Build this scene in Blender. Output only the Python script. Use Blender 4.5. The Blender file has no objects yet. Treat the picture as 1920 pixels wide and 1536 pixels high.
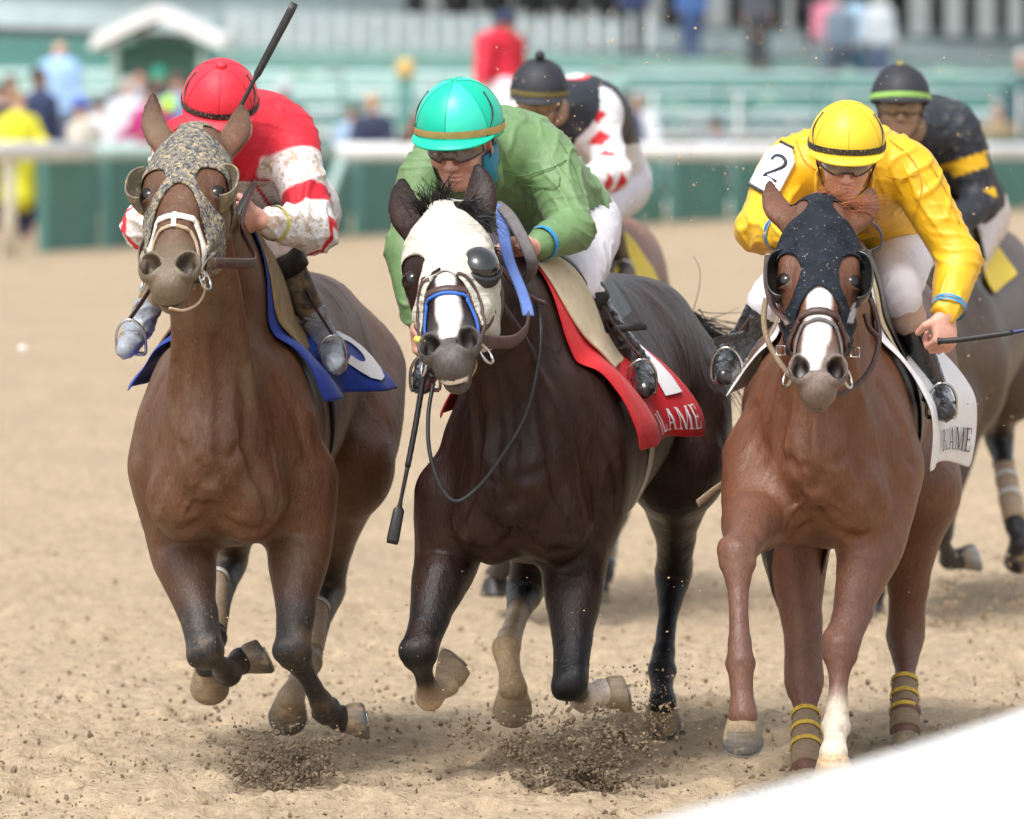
import bpy, math, random
import numpy as np
from mathutils import Vector, Matrix
R = math.radians
rng = np.random.default_rng(7)
random.seed(7)
sc = bpy.context.scene
COL = sc.collection
# ------------------------------------------------------------------ camera
CAMZ = 2.10; FPX = 14300.0; HORZ = 106.0
PITCH = math.atan((768.0 - HORZ) / FPX)
cd = bpy.data.cameras.new('camera'); cam = bpy.data.objects.new('camera', cd); COL.objects.link(cam)
cam.location = (0, 0, CAMZ); cam.rotation_euler = (math.pi / 2 - PITCH, 0, 0)
cd.sensor_fit = 'HORIZONTAL'; cd.sensor_width = 36.0; cd.lens = FPX / 1920.0 * 36.0
cd.clip_start = 0.5; cd.clip_end = 800
cd.dof.use_dof = True; cd.dof.focus_distance = 21.8; cd.dof.aperture_fstop = 4.4
sc.camera = cam
# ------------------------------------------------------------------ light: bright overcast
w = bpy.data.worlds.new("World"); sc.world = w; w.use_nodes = True
wn = w.node_tree; wn.nodes.clear()
sky = wn.nodes.new('ShaderNodeTexSky'); sky.sky_type = 'NISHITA'; sky.sun_disc = False
SUN_EL, SUN_AZ = R(58), R(205)
sky.sun_elevation = SUN_EL; sky.sun_rotation = SUN_AZ; sky.air_density = 1.2; sky.dust_density = 4.0; sky.ozone_density = 0.6
hs = wn.nodes.new('ShaderNodeHueSaturation'); hs.inputs['Saturation'].default_value = 0.28
bg = wn.nodes.new('ShaderNodeBackground'); bg.inputs['Strength'].default_value = 0.15
wo = wn.nodes.new('ShaderNodeOutputWorld')
wn.links.new(sky.outputs[0], hs.inputs['Color']); wn.links.new(hs.outputs[0], bg.inputs[0]); wn.links.new(bg.outputs[0], wo.inputs[0])
sd = bpy.data.lights.new('sun', 'SUN'); sd.energy = 1.5; sd.angle = R(14); sd.color = (1.0, 0.97, 0.92)
so = bpy.data.objects.new('sun', sd); COL.objects.link(so)
sv = Vector((math.sin(SUN_AZ) * math.cos(SUN_EL), math.cos(SUN_AZ) * math.cos(SUN_EL), math.sin(SUN_EL)))
so.rotation_euler = sv.to_track_quat('Z', 'Y').to_euler()
sc.view_settings.view_transform = 'Standard'; sc.view_settings.look = 'None'
sc.view_settings.exposure = 0.66; sc.view_settings.gamma = 1.0; sc.view_settings.use_curve_mapping = False
sc.render.engine = 'CYCLES'
sc.cycles.use_denoising = True; sc.cycles.use_adaptive_sampling = True; sc.cycles.adaptive_threshold = 0.015
sc.cycles.time_limit = 600
sc.cycles.max_bounces = 5; sc.cycles.diffuse_bounces = 3; sc.cycles.glossy_bounces = 3; sc.cycles.transmission_bounces = 4
sc.cycles.transparent_max_bounces = 8; sc.cycles.caustics_reflective = False; sc.cycles.caustics_refractive = False

cR = np.array([1.0, 0, 0]); cU = np.array([0, math.sin(PITCH), math.cos(PITCH)]); cF = np.array([0, math.cos(PITCH), -math.sin(PITCH)])
def W(px, py, Y):
    """world point at depth Y seen at photo pixel (px, py)"""
    d = cF + cR * (px - 960) / FPX + cU * (768 - py) / FPX
    return np.array([0, 0, CAMZ]) + d * (Y / d[1])
def PX(p):
    d = np.asarray(p, float) - np.array([0, 0, CAMZ]); z = d @ cF
    return 960 + FPX * (d @ cR) / z, 768 - FPX * (d @ cU) / z
# ------------------------------------------------------------------ objects and tags
def tag(o, label=None, cat=None, group=None, kind=None):
    if label: o['label'] = label
    if cat: o['category'] = cat
    if group: o['group'] = group
    if kind: o['kind'] = kind
    return o
def empty(name, loc, label, cat, group=None):
    o = bpy.data.objects.new(name, None); COL.objects.link(o); o.location = loc; o.empty_display_size = .1
    return tag(o, label, cat, group)
def mesh_np(name, V, F4=None, F3=None, mats=(), parent=None, smooth=True, col=None, midx=None, uv=None):
    V = np.asarray(V, np.float32)
    me = bpy.data.meshes.new(name)
    n4 = 0 if F4 is None else len(F4); n3 = 0 if F3 is None else len(F3)
    me.vertices.add(len(V)); 
    if parent is not None:
        V = V - np.array(parent_world(parent), np.float32)
    me.vertices.foreach_set('co', V.ravel())
    loops = []
    if n4: loops.append(np.asarray(F4, np.int32).ravel())
    if n3: loops.append(np.asarray(F3, np.int32).ravel())
    L = np.concatenate(loops)
    me.loops.add(len(L)); me.loops.foreach_set('vertex_index', L)
    me.polygons.add(n4 + n3)
    st = np.concatenate([np.arange(n4) * 4, n4 * 4 + np.arange(n3) * 3]).astype(np.int32)
    me.polygons.foreach_set('loop_start', st)
    me.polygons.foreach_set('use_smooth', np.full(n4 + n3, bool(smooth)))
    if midx is not None: me.polygons.foreach_set('material_index', np.asarray(midx, np.int32))
    me.update(calc_edges=True)
    if col is not None:
        a = me.color_attributes.new('Col', 'FLOAT_COLOR', 'POINT')
        c = np.ones((len(V), 4), np.float32); c[:, :col.shape[1]] = col
        a.data.foreach_set('color', c.ravel())
    for m in (mats if isinstance(mats, (list, tuple)) else [mats]): me.materials.append(m)
    me.validate()
    o = bpy.data.objects.new(name, me); COL.objects.link(o)
    if parent is not None: o.parent = parent
    return o
def parent_world(p):
    v = Vector((0, 0, 0))
    while p is not None: v = v + p.location; p = p.parent
    return v
class MB:
    """collects pieces of ONE mesh"""
    def __init__(s): s.V = []; s.F4 = []; s.F3 = []; s.n = 0; s.C = []
    def add(s, V, F4=None, F3=None, c=None):
        V = np.asarray(V, float); s.V.append(V)
        if F4 is not None and len(F4): s.F4.append(np.asarray(F4) + s.n)
        if F3 is not None and len(F3): s.F3.append(np.asarray(F3) + s.n)
        s.C.append(np.tile(np.asarray(c if c is not None else (1, 1, 1), float), (len(V), 1)) if np.ndim(c) < 2 else c)
        s.n += len(V); return s
    def box(s, lo, hi, c=None, M=None):
        lo = np.array(lo, float); hi = np.array(hi, float)
        V = np.array([[(lo, hi)[i][0], (lo, hi)[j][1], (lo, hi)[k][2]] for i in (0, 1) for j in (0, 1) for k in (0, 1)])
        if M is not None: V = V @ np.asarray(M)[:3, :3].T + np.asarray(M)[:3, 3]
        return s.add(V, [(0, 1, 3, 2), (4, 6, 7, 5), (0, 4, 5, 1), (2, 3, 7, 6), (0, 2, 6, 4), (1, 5, 7, 3)], c=c)
    def tube(s, P, r, n=8, flat=None, up=None, cap=True, c=None):
        """tube along points P, radius r (number or list); flat: (wide, thin) multipliers with the wide axis near up"""
        P = np.asarray(P, float); m = len(P); r = np.full(m, r, float) if np.ndim(r) == 0 else np.asarray(r, float)
        T = np.gradient(P, axis=0); T /= np.linalg.norm(T, axis=1)[:, None] + 1e-12
        if up is None:
            u = np.array([0, 0, 1.]) if abs(T[0][2]) < .9 else np.array([1., 0, 0])
            U = []
            u = u - T[0] * (u @ T[0]); u /= np.linalg.norm(u)
            for t in T:
                u = u - t * (u @ t); u /= np.linalg.norm(u) + 1e-12; U.append(u.copy())
            U = np.array(U)
        else:
            U = np.broadcast_to(np.asarray(up, float), (m, 3)).copy(); U -= T * (U * T).sum(1)[:, None]; U /= np.linalg.norm(U, axis=1)[:, None] + 1e-12
        Wv = np.cross(T, U); a = np.arange(n) * 2 * math.pi / n
        fu, fw = flat if flat else (1, 1)
        if flat and n == 4: a = a + math.pi / 4
        V = (P[:, None] + r[:, None, None] * (np.cos(a)[None, :, None] * U[:, None] * fu + np.sin(a)[None, :, None] * Wv[:, None] * fw)).reshape(-1, 3)
        i, j = np.meshgrid(np.arange(m - 1), np.arange(n), indexing='ij'); i = i.ravel(); j = j.ravel(); k = (j + 1) % n
        F = np.stack([i * n + j, i * n + k, (i + 1) * n + k, (i + 1) * n + j], 1)
        F3 = []
        if cap:
            V = np.vstack([V, P[0], P[-1]]); b = m * n
            F3 = [(b, (q + 1) % n, q) for q in range(n)] + [(b + 1, (m - 1) * n + q, (m - 1) * n + (q + 1) % n) for q in range(n)]
        return s.add(V, F, F3, c)
    def lathe(s, prof, M=None, n=20, c=None):
        """prof: list of (radius, height) turned round local z"""
        prof = np.asarray(prof, float); m = len(prof); a = np.arange(n) * 2 * math.pi / n
        V = np.stack([prof[:, None, 0] * np.cos(a), prof[:, None, 0] * np.sin(a), np.repeat(prof[:, 1:2], n, 1)], 2).reshape(-1, 3)
        i, j = np.meshgrid(np.arange(m - 1), np.arange(n), indexing='ij'); i = i.ravel(); j = j.ravel(); k = (j + 1) % n
        F = np.stack([i * n + j, i * n + k, (i + 1) * n + k, (i + 1) * n + j], 1)
        if M is not None: V = V @ np.asarray(M)[:3, :3].T + np.asarray(M)[:3, 3]
        return s.add(V, F, None, c)
    def grid(s, G, c=None, closed=False):
        G = np.asarray(G, float); a, b = G.shape[:2]
        i, j = np.meshgrid(np.arange(a - 1), np.arange(b if closed else b - 1), indexing='ij'); i = i.ravel(); j = j.ravel(); k = (j + 1) % b
        return s.add(G.reshape(-1, 3), np.stack([i * b + j, i * b + k, (i + 1) * b + k, (i + 1) * b + j], 1), None, c)
    def build(s, name, mats, parent=None, smooth=True):
        return mesh_np(name, np.vstack(s.V), np.vstack(s.F4) if s.F4 else None, np.vstack(s.F3) if s.F3 else None, mats, parent, smooth, np.vstack(s.C))
def thick(o, t, off=0):
    m = o.modifiers.new('thickness', 'SOLIDIFY'); m.thickness = t; m.offset = off; return o
def sub(o, n=1):
    m = o.modifiers.new('subdivision', 'SUBSURF'); m.levels = n; m.render_levels = n; return o
def spline(P, n=8):
    """Catmull-Rom through the rows of P (any number of columns)"""
    P = np.asarray(P, float)
    if len(P) < 3:
        t = np.linspace(0, 1, n + 1)[:, None]; return P[0] * (1 - t) + P[-1] * t
    Q = np.vstack([2 * P[0] - P[1], P, 2 * P[-1] - P[-2]]); out = []
    for i in range(1, len(Q) - 2):
        t = np.linspace(0, 1, n, endpoint=False)[:, None]
        a, b, c, d = Q[i - 1], Q[i], Q[i + 1], Q[i + 2]
        out.append(.5 * (2 * b + (c - a) * t + (2 * a - 5 * b + 4 * c - d) * t ** 2 + (3 * b - a - 3 * c + d) * t ** 3))
    out.append(P[-1:]); return np.vstack(out)
def nrm(v): v = np.asarray(v, float); return v / (np.linalg.norm(v) + 1e-12)
# ------------------------------------------------------------------ value noise in numpy
_perm = np.random.default_rng(3).random(4096).astype(np.float32)
def vnoise(P):
    P = np.asarray(P, np.float32); I = np.floor(P).astype(np.int64); f = P - I; f = f * f * (3 - 2 * f); out = 0
    for dx in (0, 1):
        for dy in (0, 1):
            for dz in (0, 1):
                h = _perm[((I[:, 0] + dx) * 73856093 ^ (I[:, 1] + dy) * 19349663 ^ (I[:, 2] + dz) * 83492791) & 4095]
                out = out + h * (f[:, 0] if dx else 1 - f[:, 0]) * (f[:, 1] if dy else 1 - f[:, 1]) * (f[:, 2] if dz else 1 - f[:, 2])
    return out * 2 - 1
def fbm(P, o=3):
    a = 1.; s = 0; P = np.asarray(P, np.float32)
    for i in range(o): s = s + a * vnoise(P + i * 17.3); P = P * 2.03; a *= .5
    return s
# ------------------------------------------------------------------ smooth solid modelling: a distance field turned into ONE skin
class Field:
    def __init__(s, margin=.06): s.g = []; s.m = margin
    def chain(s, pts, k=.03, c=(1, 1, 1), side=None, flat=1.0, n=6, sp=True, op=1, cols=None, cw=1.0):
        """pts rows: x y z r [flat]; one swept body of changing radius; side/flat make it elliptic"""
        P = np.array([list(p) + ([flat] if len(p) < 5 else []) for p in pts], float)
        C = np.array(cols if cols is not None else [c] * len(P), float)
        Q = np.hstack([P, C])
        if sp and len(Q) > 2: Q = spline(Q, n)
        elif len(Q) > 2 or n > 1:
            t = np.linspace(0, 1, max(n, 2), endpoint=False)[:, None]
            Q = np.vstack([Q[i] * (1 - t) + Q[i + 1] * t for i in range(len(Q) - 1)] + [Q[-1:]])
        s.g.append(dict(t='c', A=Q[:-1], B=Q[1:], side=None if side is None else nrm(side), k=k, op=op, cw=cw)); return s
    def ell(s, c0, r, axes=None, k=.03, c=(1, 1, 1), op=1, cw=1.0):
        s.g.append(dict(t='e', c=np.array(c0, float), r=np.array(r, float), ax=np.eye(3) if axes is None else np.array(axes, float), k=k, op=op, col=np.array(c, float), cw=cw)); return s
    def _seg(s, P, a, b, side):
        d = b[:3] - a[:3]; L = d @ d + 1e-12
        q = P - a[:3]; t = np.clip((q @ d) / L, 0, 1); q = q - t[..., None] * d
        r = a[3] + (b[3] - a[3]) * t
        if side is not None:
            f = a[4] + (b[4] - a[4]) * t
            qs = q @ side; q2 = np.maximum((q * q).sum(-1) - qs * qs, 0)
            n2 = np.sqrt(q2 + (qs / f) ** 2); return (n2 - r) * np.where(f < 1, (f * np.abs(qs / f) + np.sqrt(q2)) / (np.abs(qs / f) + np.sqrt(q2) + 1e-9), 1), t
        return np.sqrt((q * q).sum(-1)) - r, t
    def _ell(s, P, g):
        q = (P - g['c']) @ g['ax'].T; k0 = np.sqrt(((q / g['r']) ** 2).sum(-1)); k1 = np.sqrt(((q / g['r'] ** 2) ** 2).sum(-1))
        return np.where(k0 < 1e-6, -g['r'].min(), k0 * (k0 - 1) / (k1 + 1e-9))
    def bb(s, g, m):
        if g['t'] == 'e': R_ = np.abs(g['ax'].T) @ g['r']; return g['c'] - R_ - m, g['c'] + R_ + m
        P = np.vstack([g['A'], g['B']]); rr = (P[:, 3] * np.maximum(1, P[:, 4] if g['side'] is not None else 1))[:, None]
        return (P[:, :3] - rr).min(0) - m, (P[:, :3] + rr).max(0) + m
    @staticmethod
    def comb(a, b, k, op):
        if op < 0: h = np.maximum(k - np.abs(a + b), 0) / max(k, 1e-6); return np.maximum(a, -b) + h * h * k * .25
        h = np.maximum(k - np.abs(a - b), 0) / max(k, 1e-6); return np.minimum(a, b) - h * h * k * .25
    def near(s, lo, hi, m=.03):
        """the primitives that matter inside a box"""
        q = Field(); lo = np.asarray(lo) - m; hi = np.asarray(hi) + m
        for g in s.g:
            a, b = s.bb(g, g['k'])
            if (a > hi).any() or (b < lo).any(): continue
            if g['t'] == 'c':
                rr = (np.maximum(g['A'][:, 3], g['B'][:, 3]) * (np.maximum(1, g['A'][:, 4]) if g['side'] is not None else 1) + g['k'])[:, None]
                mn = np.minimum(g['A'][:, :3], g['B'][:, :3]) - rr; mx = np.maximum(g['A'][:, :3], g['B'][:, :3]) + rr; k = ((mn <= hi) & (mx >= lo)).all(1)
                if not k.any(): continue
                g = dict(g, A=g['A'][k], B=g['B'][k])
            q.g.append(g)
        return q
    def at(s, P):
        P = np.asarray(P, float); G = np.full(P.shape[:-1], 9.)
        for g in s.g:
            if g['t'] == 'e': d = s._ell(P, g)
            else:
                d = np.full(P.shape[:-1], 9.)
                for a, b in zip(g['A'], g['B']): d = np.minimum(d, s._seg(P, a, b, g['side'])[0])
            G = s.comb(G, d, g['k'], g['op'])
        return G
    def grad(s, P, e=.004):
        return np.stack([s.at(P + np.eye(3)[i] * e) - s.at(P - np.eye(3)[i] * e) for i in range(3)], -1) / (2 * e)
    def snap(s, P, off=0., it=5, only=None):
        """move points on to the skin (+off)"""
        P = np.array(P, float); s = s.near(P.reshape(-1, 3).min(0), P.reshape(-1, 3).max(0), .08)
        for _ in range(it):
            d = s.at(P) - off; n = s.grad(P); n /= np.linalg.norm(n, axis=-1)[..., None] + 1e-9; P = P - n * np.clip(d, -.05, .05)[..., None]
        return P
    def eval_grid(s, h, lo=None, hi=None, groups=None):
        gs = s.g if groups is None else groups
        if lo is None:
            bs = [s.bb(g, .012) for g in gs if g['op'] > 0]; lo = np.min([b[0] for b in bs], 0); hi = np.max([b[1] for b in bs], 0)
        lo = np.array(lo, float); hi = np.array(hi, float); n = np.ceil((hi - lo) / h).astype(int) + 2
        ax = [(lo[i] + np.arange(n[i]) * h).astype(np.float32) for i in range(3)]
        G = np.full(tuple(n), .2, np.float32)
        def box(a, b):
            i0 = np.clip(np.floor((a - lo) / h).astype(int), 0, n - 1); i1 = np.clip(np.ceil((b - lo) / h).astype(int) + 1, 0, n); return i0, i1
        for g in gs:
            m = max(g['k'] * .6 + h * 2, h * 3) + .01
            a, b = s.bb(g, m); i0, i1 = box(a, b)
            if (i1 <= i0).any(): continue
            sl = tuple(slice(i0[i], i1[i]) for i in range(3))
            if g['t'] == 'e':
                X = np.stack(np.meshgrid(*[ax[i][sl[i]] for i in range(3)], indexing='ij'), -1); d = s._ell(X, g).astype(np.float32)
            else:
                d = np.full([i1[i] - i0[i] for i in range(3)], .25, np.float32)
                for A, B in zip(g['A'], g['B']):
                    q = dict(t='c', A=A[None], B=B[None], side=g['side']); a2, b2 = s.bb(q, m); j0, j1 = box(a2, b2)
                    j0 = np.maximum(j0, i0); j1 = np.minimum(j1, i1)
                    if (j1 <= j0).any(): continue
                    X = np.stack(np.meshgrid(*[ax[i][j0[i]:j1[i]] for i in range(3)], indexing='ij'), -1)
                    ls = tuple(slice(j0[i] - i0[i], j1[i] - i0[i]) for i in range(3))
                    d[ls] = np.minimum(d[ls], s._seg(X, A.astype(np.float32), B.astype(np.float32), None if g['side'] is None else g['side'].astype(np.float32))[0])
            G[sl] = s.comb(G[sl], d, g['k'], g['op'])
        return G, lo, ax
    def colors(s, V, sig=.012):
        V = np.asarray(V, np.float32); acc = np.zeros((len(V), 3)); wt = np.zeros(len(V)) + 1e-9
        for g in s.g:
            if g['op'] < 0: continue
            a, b = s.bb(g, .05); idx = np.where(((V > a) & (V < b)).all(1))[0]
            if not len(idx): continue
            P = V[idx]
            if g['t'] == 'e': d = s._ell(P, g); c = np.tile(g['col'], (len(P), 1))
            else:
                d = np.full(len(P), 9.); c = np.zeros((len(P), 3))
                for A, B in zip(g['A'], g['B']):
                    dd, t = s._seg(P, A, B, g['side']); m = dd < d; d = np.where(m, dd, d)
                    cc = A[5:8] + (B[5:8] - A[5:8]) * t[:, None]; c[m] = cc[m]
            wgt = np.exp(-np.clip(d, -.02, .2) / sig) * g['cw']; acc[idx] += c * wgt[:, None]; wt[idx] += wgt
        return (acc / wt[:, None]).astype(np.float32)
def surface_nets(G, lo, h):
    S = G < 0; n = np.array(G.shape)
    A = S[:-1, :-1, :-1].astype(np.int8)
    cnt = A.copy()
    for dx, dy, dz in [(1, 0, 0), (0, 1, 0), (0, 0, 1), (1, 1, 0), (1, 0, 1), (0, 1, 1), (1, 1, 1)]:
        cnt += S[dx:n[0] - 1 + dx, dy:n[1] - 1 + dy, dz:n[2] - 1 + dz]
    cells = np.argwhere((cnt > 0) & (cnt < 8)); M = len(cells)
    cid = np.full(cnt.shape, -1, np.int32); cid[cells[:, 0], cells[:, 1], cells[:, 2]] = np.arange(M)
    cor = [(a, b, c) for a in (0, 1) for b in (0, 1) for c in (0, 1)]
    val = np.stack([G[cells[:, 0] + a, cells[:, 1] + b, cells[:, 2] + c] for a, b, c in cor], 1)
    acc = np.zeros((M, 3)); num = np.zeros(M)
    for i in range(8):
        for ax in range(3):
            if cor[i][ax] == 0:
                o = list(cor[i]); o[ax] = 1; j = cor.index(tuple(o)); a, b = val[:, i], val[:, j]; m = (a < 0) != (b < 0)
                t = np.where(m, a / np.where(m, a - b, 1), 0); p = np.tile(np.array(cor[i], float), (M, 1)); p[:, ax] += t
                acc += p * m[:, None]; num += m
    V = (cells + acc / num[:, None]) * h + lo
    F = []
    for ax in range(3):
        sl0 = [slice(1, n[i] - 1) for i in range(3)]; sl1 = list(sl0); sl0[ax] = slice(0, n[ax] - 1); sl1[ax] = slice(1, n[ax])
        a = S[tuple(sl0)]; b = S[tuple(sl1)]; E = np.argwhere(a != b); off = np.array([1, 1, 1]); off[ax] = 0; e = E + off
        ins = a[E[:, 0], E[:, 1], E[:, 2]]; u, v = [(1, 2), (2, 0), (0, 1)][ax]
        def c(du, dv):
            q = e.copy(); q[:, u] -= du; q[:, v] -= dv; return cid[q[:, 0], q[:, 1], q[:, 2]]
        f = np.stack([c(1, 1), c(0, 1), c(0, 0), c(1, 0)], 1); f[~ins] = f[~ins][:, ::-1]; F.append(f)
    F = np.vstack(F); F = F[(F >= 0).all(1)]
    return V, F
def relax(V, F, it=2, lam=.5):
    e = np.vstack([F[:, [0, 1]], F[:, [1, 2]], F[:, [2, 3]], F[:, [3, 0]]]); e = np.vstack([e, e[:, ::-1]])
    deg = np.bincount(e[:, 0], minlength=len(V)).astype(float)
    for i in range(it):
        for l in (lam, -lam * 1.03):
            S = np.stack([np.bincount(e[:, 0], V[e[:, 1], k], len(V)) for k in range(3)], 1) / np.maximum(deg, 1)[:, None]; V = V + l * (S - V)
    return V
def vnormals(V, F):
    n = np.cross(V[F[:, 2]] - V[F[:, 0]], V[F[:, 3]] - V[F[:, 1]]); N = np.zeros_like(V)
    for j in range(4):
        for k in range(3): N[:, k] += np.bincount(F[:, j], n[:, k], len(V))
    return N / (np.linalg.norm(N, axis=1)[:, None] + 1e-12)
def drop_bits(V, F, frac=.03):
    """remove stray islands smaller than frac of the biggest"""
    par = np.arange(len(V))
    for _ in range(60):
        m = np.minimum.reduce([par[F[:, j]] for j in range(4)]); old = par.copy()
        for j in range(4): np.minimum.at(par, old[F[:, j]], m); np.minimum.at(par, F[:, j], m)
        par = par[par]; par = par[par]
        if (old == par).all(): break
    ids, inv, cnt = np.unique(par, return_inverse=True, return_counts=True); keep = cnt[inv] >= frac * cnt.max()
    mp = np.cumsum(keep) - 1; return V[keep], mp[F[keep[F[:, 0]]]]
def skin(name, fld, h, mats, parent, cut=None, relax_it=2, post=None, colf=None, groups=None, sig=.012, lo=None, hi=None):
    """cut(X)->distance field intersected with the body (negative = keep)"""
    G, lo, ax = fld.eval_grid(h, lo, hi, groups)
    if cut is not None:
        for i in range(len(ax[0])):
            X = np.stack(np.meshgrid(ax[0][i:i + 1], ax[1], ax[2], indexing='ij'), -1); G[i:i + 1] = cut(X, G[i:i + 1])
    G[0] = G[-1] = .1; G[:, 0] = G[:, -1] = .1; G[:, :, 0] = G[:, :, -1] = .1
    V, F = surface_nets(G, lo, h)
    V = relax(V, F, relax_it)
    V, F = drop_bits(V, F)
    if post is not None: V = post(V, vnormals(V, F))
    c = fld.colors(V, sig) if colf is None else colf(V, fld)
    return mesh_np(name, V, F, None, mats, parent, True, c)
# ------------------------------------------------------------------ materials
def mat(name, color=(.5, .5, .5), rough=.6, vcol=False, noise=None, bump=None, dirt=None, metal=0, spec=.5, sheen=0, coat=0, weave=None, emis=None, noise2=None, mask=None):
    """noise=(scale, amount) mottles the colour; bump=(scale, strength, stretch); dirt=(scale, threshold, colour) lays dried-mud specks"""
    m = bpy.data.materials.new(name); m.use_nodes = True; nt = m.node_tree; N = nt.nodes; Lk = nt.links
    b = N['Principled BSDF']; b.inputs['Roughness'].default_value = rough; b.inputs['Metallic'].default_value = metal
    b.inputs['Specular IOR Level'].default_value = spec
    if sheen: b.inputs['Sheen Weight'].default_value = sheen; b.inputs['Sheen Roughness'].default_value = .4
    if coat: b.inputs['Coat Weight'].default_value = coat; b.inputs['Coat Roughness'].default_value = .1
    tc = N.new('ShaderNodeTexCoord')
    if vcol: a = N.new('ShaderNodeVertexColor'); a.layer_name = 'Col'; c = a.outputs['Color']
    else: a = N.new('ShaderNodeRGB'); a.outputs[0].default_value = (*color, 1); c = a.outputs[0]
    def tex(scale, det=4, stretch=None, rgh=.6, ridged=False):
        t = N.new('ShaderNodeTexNoise')
        if ridged: t.noise_type = 'RIDGED_MULTIFRACTAL'; det = 2
        t.inputs['Scale'].default_value = scale; t.inputs['Detail'].default_value = det; t.inputs['Roughness'].default_value = rgh
        if stretch:
            mp = N.new('ShaderNodeMapping'); mp.inputs['Scale'].default_value = stretch; Lk.new(tc.outputs['Object'], mp.inputs[0]); Lk.new(mp.outputs[0], t.inputs['Vector'])
        else: Lk.new(tc.outputs['Object'], t.inputs['Vector'])
        return t.outputs['Fac']
    for nz in (noise, noise2):
        if not nz: continue
        mr = N.new('ShaderNodeMapRange'); mr.inputs['From Min'].default_value = .3; mr.inputs['From Max'].default_value = .7
        mr.inputs['To Min'].default_value = 1 - nz[1]; mr.inputs['To Max'].default_value = 1 + nz[1]; Lk.new(tex(nz[0], 5, nz[2] if len(nz) > 2 else None), mr.inputs[0])
        mx = N.new('ShaderNodeVectorMath'); mx.operation = 'SCALE'; Lk.new(c, mx.inputs[0]); Lk.new(mr.outputs[0], mx.inputs['Scale']); c = mx.outputs[0]
    if dirt:
        for dd in (dirt if isinstance(dirt, list) else [dirt]):
            mr = N.new('ShaderNodeMapRange'); mr.inputs['From Min'].default_value = dd[1]; mr.inputs['From Max'].default_value = dd[1] + (dd[3] if len(dd) > 3 else .03)
            Lk.new(tex(dd[0], 6, None, .7), mr.inputs[0])
            fo_ = mr.outputs[0]
            if mask:
                sp_ = N.new('ShaderNodeSeparateColor'); Lk.new(a.outputs['Color'] if vcol else a.outputs[0], sp_.inputs[0]); mm = N.new('ShaderNodeMath'); mm.operation = 'MULTIPLY'; Lk.new(sp_.outputs['Blue'], mm.inputs[0]); Lk.new(fo_, mm.inputs[1]); fo_ = mm.outputs[0]
            mx = N.new('ShaderNodeMix'); mx.data_type = 'RGBA'; Lk.new(fo_, mx.inputs['Factor']); Lk.new(c, mx.inputs['A']); mx.inputs['B'].default_value = (*dd[2], 1)
            c = mx.outputs['Result']
            rr = N.new('ShaderNodeMapRange'); rr.inputs['To Min'].default_value = rough; rr.inputs['To Max'].default_value = .95; Lk.new(mr.outputs[0], rr.inputs[0])
            Lk.new(rr.outputs[0], b.inputs['Roughness'])
    Lk.new(c, b.inputs['Base Color'])
    if bump:
        prev = None
        for bb in (bump if isinstance(bump, list) else [bump]):
            bn = N.new('ShaderNodeBump'); bn.inputs['Strength'].default_value = bb[1]; bn.inputs['Distance'].default_value = bb[3] if len(bb) > 3 else .01
            Lk.new(tex(bb[0], 4, bb[2] if len(bb) > 2 else None, ridged=len(bb) > 4), bn.inputs['Height'])
            if prev is not None: Lk.new(prev, bn.inputs['Normal'])
            prev = bn.outputs[0]
        Lk.new(prev, b.inputs['Normal'])
    if emis: b.inputs['Emission Color'].default_value = (*emis[:3], 1); b.inputs['Emission Strength'].default_value = emis[3]
    return m
SAND = (.46, .35, .23); MUD = (.36, .27, .17)
M = {}
COATB = lambda k=1.: [(7, .35 * k, (1, 1, .5), .012, 1), (30, .5 * k, (1, 1, .4), .010), (190, .7, (1, 1, .3), .003)]
M['coat_bay'] = mat('coat_bay', vcol=True, rough=.44, noise=(7, .14), noise2=(150, .26, (1, 1, .3)), bump=COATB(), dirt=[(5, .50, (.150, .098, .058), .25), (130, .60, (.27, .20, .125), .10)], spec=.4)
M['coat_dark'] = mat('coat_dark', vcol=True, rough=.36, noise=(7, .25), noise2=(150, .28, (1, 1, .3)), bump=COATB(), dirt=[(5, .54, (.045, .020, .012), .2), (170, .71, (.25, .2, .14), .04)], spec=.26)
M['coat_chest'] = mat('coat_chest', vcol=True, rough=.40, noise=(7, .14), noise2=(150, .24, (1, 1, .3)), bump=COATB(), dirt=[(5, .55, (.20, .10, .058), .2), (150, .68, (.34, .25, .17), .05)], spec=.4)
M['coat_back'] = mat('coat_back', vcol=True, rough=.42, noise=(9, .15), dirt=[(60, .63, (.34, .26, .17), .04)], bump=(35, .3, None, .006))
M['eye'] = mat('eye', (.010, .006, .005), .08)
M['hoof'] = mat('hoof', vcol=True, rough=.45, noise=(30, .3, (.3, .3, 3)), noise2=(120, .2), dirt=(22, .5, (.38, .28, .17), .12), bump=(60, .3, (.2, .2, 3), .004))
M['shoe'] = mat('shoe', (.35, .35, .36), .35, metal=1)
M['hair_dark'] = mat('hair_dark', (.02, .018, .018), .45, noise=(40, .4))
M['hair_red'] = mat('hair_red', (.30, .10, .04), .45, noise=(40, .4))
M['leather'] = mat('leather', (.075, .04, .035), .42, noise=(40, .3), dirt=(80, .68, MUD, .06), bump=(150, .2))
M['leather_black'] = mat('leather_black', (.018, .017, .018), .32, noise=(40, .3), dirt=(120, .69, MUD, .05), bump=(150, .2))
M['leather_tan'] = mat('leather_tan', (.36, .25, .12), .6, noise=(20, .25), dirt=(30, .58, MUD, .1), bump=(60, .3))
M['chamois'] = mat('chamois', (.66, .57, .40), .8, noise=(14, .12), dirt=(60, .68, MUD, .08), bump=(30, .4, None, .008))
M['strap_white'] = mat('strap_white', (.72, .68, .62), .5, noise=(30, .15), dirt=[(35, .56, (.42, .30, .18), .1)], bump=(80, .3))
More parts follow.
